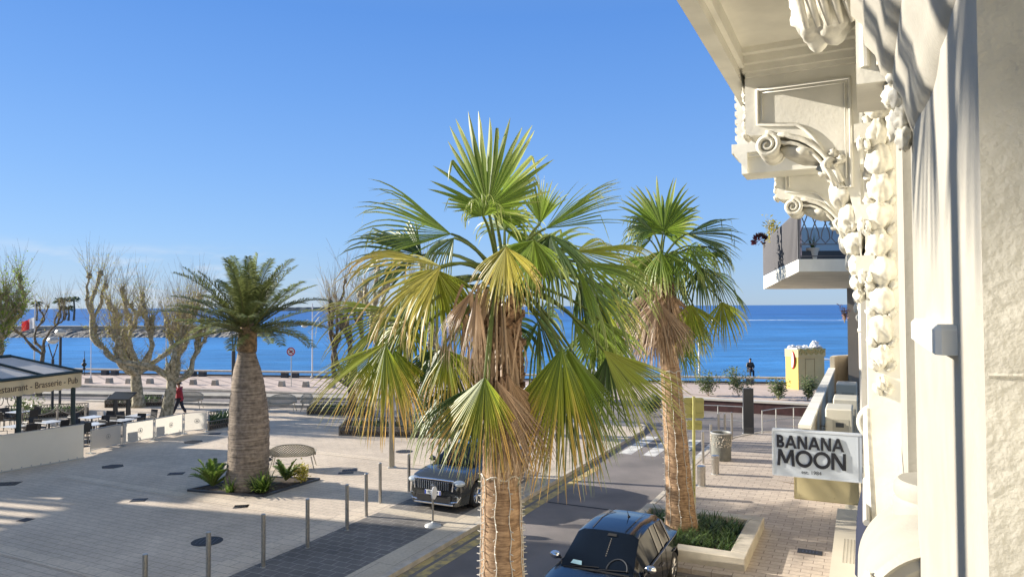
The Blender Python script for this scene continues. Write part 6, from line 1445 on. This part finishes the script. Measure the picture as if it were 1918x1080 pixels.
# ---- far building with railed balcony
fb = thing('corner_apartment_building', 'plain beige building beyond the annex carrying the railed balcony', 'building', (10,21,0)); k = MB(); wallX = 9.98
k.prism([(10.0,21.2),(14.5,19.5),(20,30),(12.6,26.5)], 0, 15); k.build('wall', mat('beige_grey',(.30,.26,.21),.8,.1,1), fb)
N_, NR, FR_, F_ = (5.78,14.3), (7.2,14.3), (10.35,21.5), (7.62,21.5)
k = MB(); zt0 = 6.52
k.add([(N_[0],N_[1],6.27),(NR[0],NR[1],6.27),(FR_[0],FR_[1],6.08),(F_[0],F_[1],6.08),(N_[0],N_[1],zt0),(NR[0],NR[1],zt0),(FR_[0],FR_[1],zt0-.05),(F_[0],F_[1],zt0-.05)], [(0,3,2,1),(4,5,6,7),(0,1,5,4),(1,2,6,5),(2,3,7,6),(3,0,4,7)]); k.build('balcony_slab', plaster, fb)
rail = MB(); A_ = Vector((N_[0]+.03,N_[1]+.03,zt0)); B_ = Vector((F_[0]+.03,F_[1]-.03,zt0-.03)); C_ = Vector((NR[0],NR[1]+.03,zt0)); z1 = Vector((0,0,1.0)); lm_ = mat('railing_paint',(.13,.125,.13),.5)
for z in (.06,.30,.98):
    rail.tube([B_+Vector((0,0,z)), A_+Vector((0,0,z)), C_+Vector((0,0,z))], .018, 6)
for i in range(40): p = A_.lerp(B_,i/39); rail.tube([p+Vector((-.03,0,0)), p+Vector((-.03,0,.98))], .016, 5)
for i in range(7):
    p = A_.lerp(C_,(i+.5)/6.5)
    rail.tube([p+Vector((-.10,0,.98)), p+Vector((.07,0,.55)), p+Vector((.09,0,.42)), p+Vector((0,0,.32)), p+Vector((-.09,0,.42)), p+Vector((-.07,0,.55)), p+Vector((.10,0,.98))], .012, 5)
rail.tube([A_, A_+Vector((0,0,1.03))], .025, 6); rail.build('railing', lm_, fb)
k = MB(); vs = []
for i in range(41): p = A_.lerp(B_,i/40)+Vector((.05+.03*math.sin(i*1.9),0,0)); vs += [p+Vector((0,0,.05)), p+Vector((0,0,.93))]
k.add(vs, [(2*i,2*i+1,2*i+3,2*i+2) for i in range(40)]); k.build('privacy_screen', mat('screen_violet',(.07,.06,.09),.8,.5,9,trans=.25), fb, True)
k = MB(); k.box(6.75,8.0,17.0,17.05,6.52,7.45); k.build('glass_divider', mat('pale_glass',(.30,.42,.52),.15,spec=.6), fb); k = MB(); k.box(6.4,7.6,15.8,15.86,6.5,6.8); k.build('low_kerb', darkgrey, fb)
t_ = thing('potted_aeonium', 'dark red rosette plant leaning out over the balcony railing', 'plant', B_); pB = P(1424,452,21.0); k = MB(); rnd = random.Random(3)
for i in range(90):
    an_ = i*2.4; el = rnd.uniform(-.4,1.3); d = Vector((math.cos(an_)*math.cos(el),math.sin(an_)*math.cos(el),math.sin(el))); c = pB+d*.12; s_ = d.orthogonal().normalized()*.05; k.add([c, c+d*.09+s_, c+d*.17, c+d*.09-s_], [(0,1,2,3)])
k.build('leaves', mat('dark_red_leaf',(.07,.012,.02),.5), t_); k = MB(); k.tube([pB, pB+Vector((.12,0,-.1)), B_+Vector((.1,-.1,.6)), B_+Vector((.15,-.1,.1))], .02, 5); k.build('stem', twig, t_)
bushy('balcony_plant', 'yellow green plant rising behind the balcony railing', P(1445,440,19.5)-Vector((0,0,.35)), .28, .75, 220, L_gold, 5, .06, 'plant')
t_ = thing('balcony_pot', 'white pot with a small spiky plant on the balcony', 'plant pot', Vector((6.75,15.9,6.55))); k = LM(); k.lathe([(.10,0),(.14,.3),(.15,.32),(.12,.3)], n=16); k.lathe([(.12,.25),(0,.25)], n=16); k.build('pot', white_pl, t_, True); k = LM(); rnd = random.Random(2)
for i in range(30): an_ = rnd.uniform(0,6.3); e_ = Vector((math.cos(an_)*.15,math.sin(an_)*.15,.2+.25*rnd.random())); s_ = Vector((-math.sin(an_),math.cos(an_),0))*.012; k.add([Vector((0,0,.28))-s_, Vector((0,0,.28))+s_, e_+Vector((0,0,.25))], [(0,1,2)], [(0,.5,0),(0,.5,0),(1,.5,0)])
k.build('leaves', L_plantd, t_)
bushy('flowering_twigs', 'small pink flowering twigs sticking out beside the beige wall', P(1582,604,20.8), .14, .45, 120, leafmat('pink_petal',(.5,.3,.25),(.6,.35,.3),(.6,.4,.35),.5,1.,.3), 8, .05, 'plant')
# ---- unseen buildings added outside the frame, shaped to shade the lower plaza
u_ = Vector((.9664,-.2571,0)); n_ = Vector((.2571,.9664,0)); ob = mat('offwhite_render',(.55,.50,.42),.8,.1,1)
Mc = frame(Vector((0,0,0)), u_, n_)
def ublock(mb, L0, L1, s0, s1, z0, z1): mb.box(L0,L1,s0,s1,z0,z1,Mc)
t_ = thing('tall_shade_building', 'tall unseen building added left of the frame to shade the lower plaza', 'building', u_*-50); k = MB(); ublock(k,-56,-42,-32,13.7,0,15.4); ublock(k,-46,-42,13.7,17.0,0,8.0); ublock(k,-46,-42,13.7,17.0,10.4,15.4)
for s_ in (13.9,14.5,15.1,15.75,16.4,16.75): ublock(k,-44,-42,s_-.16,s_+.16,8.0,10.4)  # slots made up to let streaks of light onto the plaza
k.build('wall', ob, t_)
k = MB()
for i in range(14):
    for f in range(4): s_ = -30+i*3.1; ublock(k,-41.99,-41.95,s_,s_+1.1,1.2+f*3.6,3.2+f*3.6)
k.build('windows', glassd, t_)
t_ = thing('stepped_shade_building', 'lower unseen building added left of the frame, its tower shaped for a shade strip', 'building', u_*-50+n_*20); k = MB(); ublock(k,-54,-42,17.35,21.5,0,10.1); ublock(k,-50,-42,19.0,20.15,10.1,13.2); k.build('wall', ob, t_)
k = MB()
for f in range(3): ublock(k,-41.99,-41.95,17.9,18.8,1.2+f*3,2.8+f*3); ublock(k,-41.99,-41.95,20.1,21,1.2+f*3,2.8+f*3)
k.build('windows', glassd, t_)
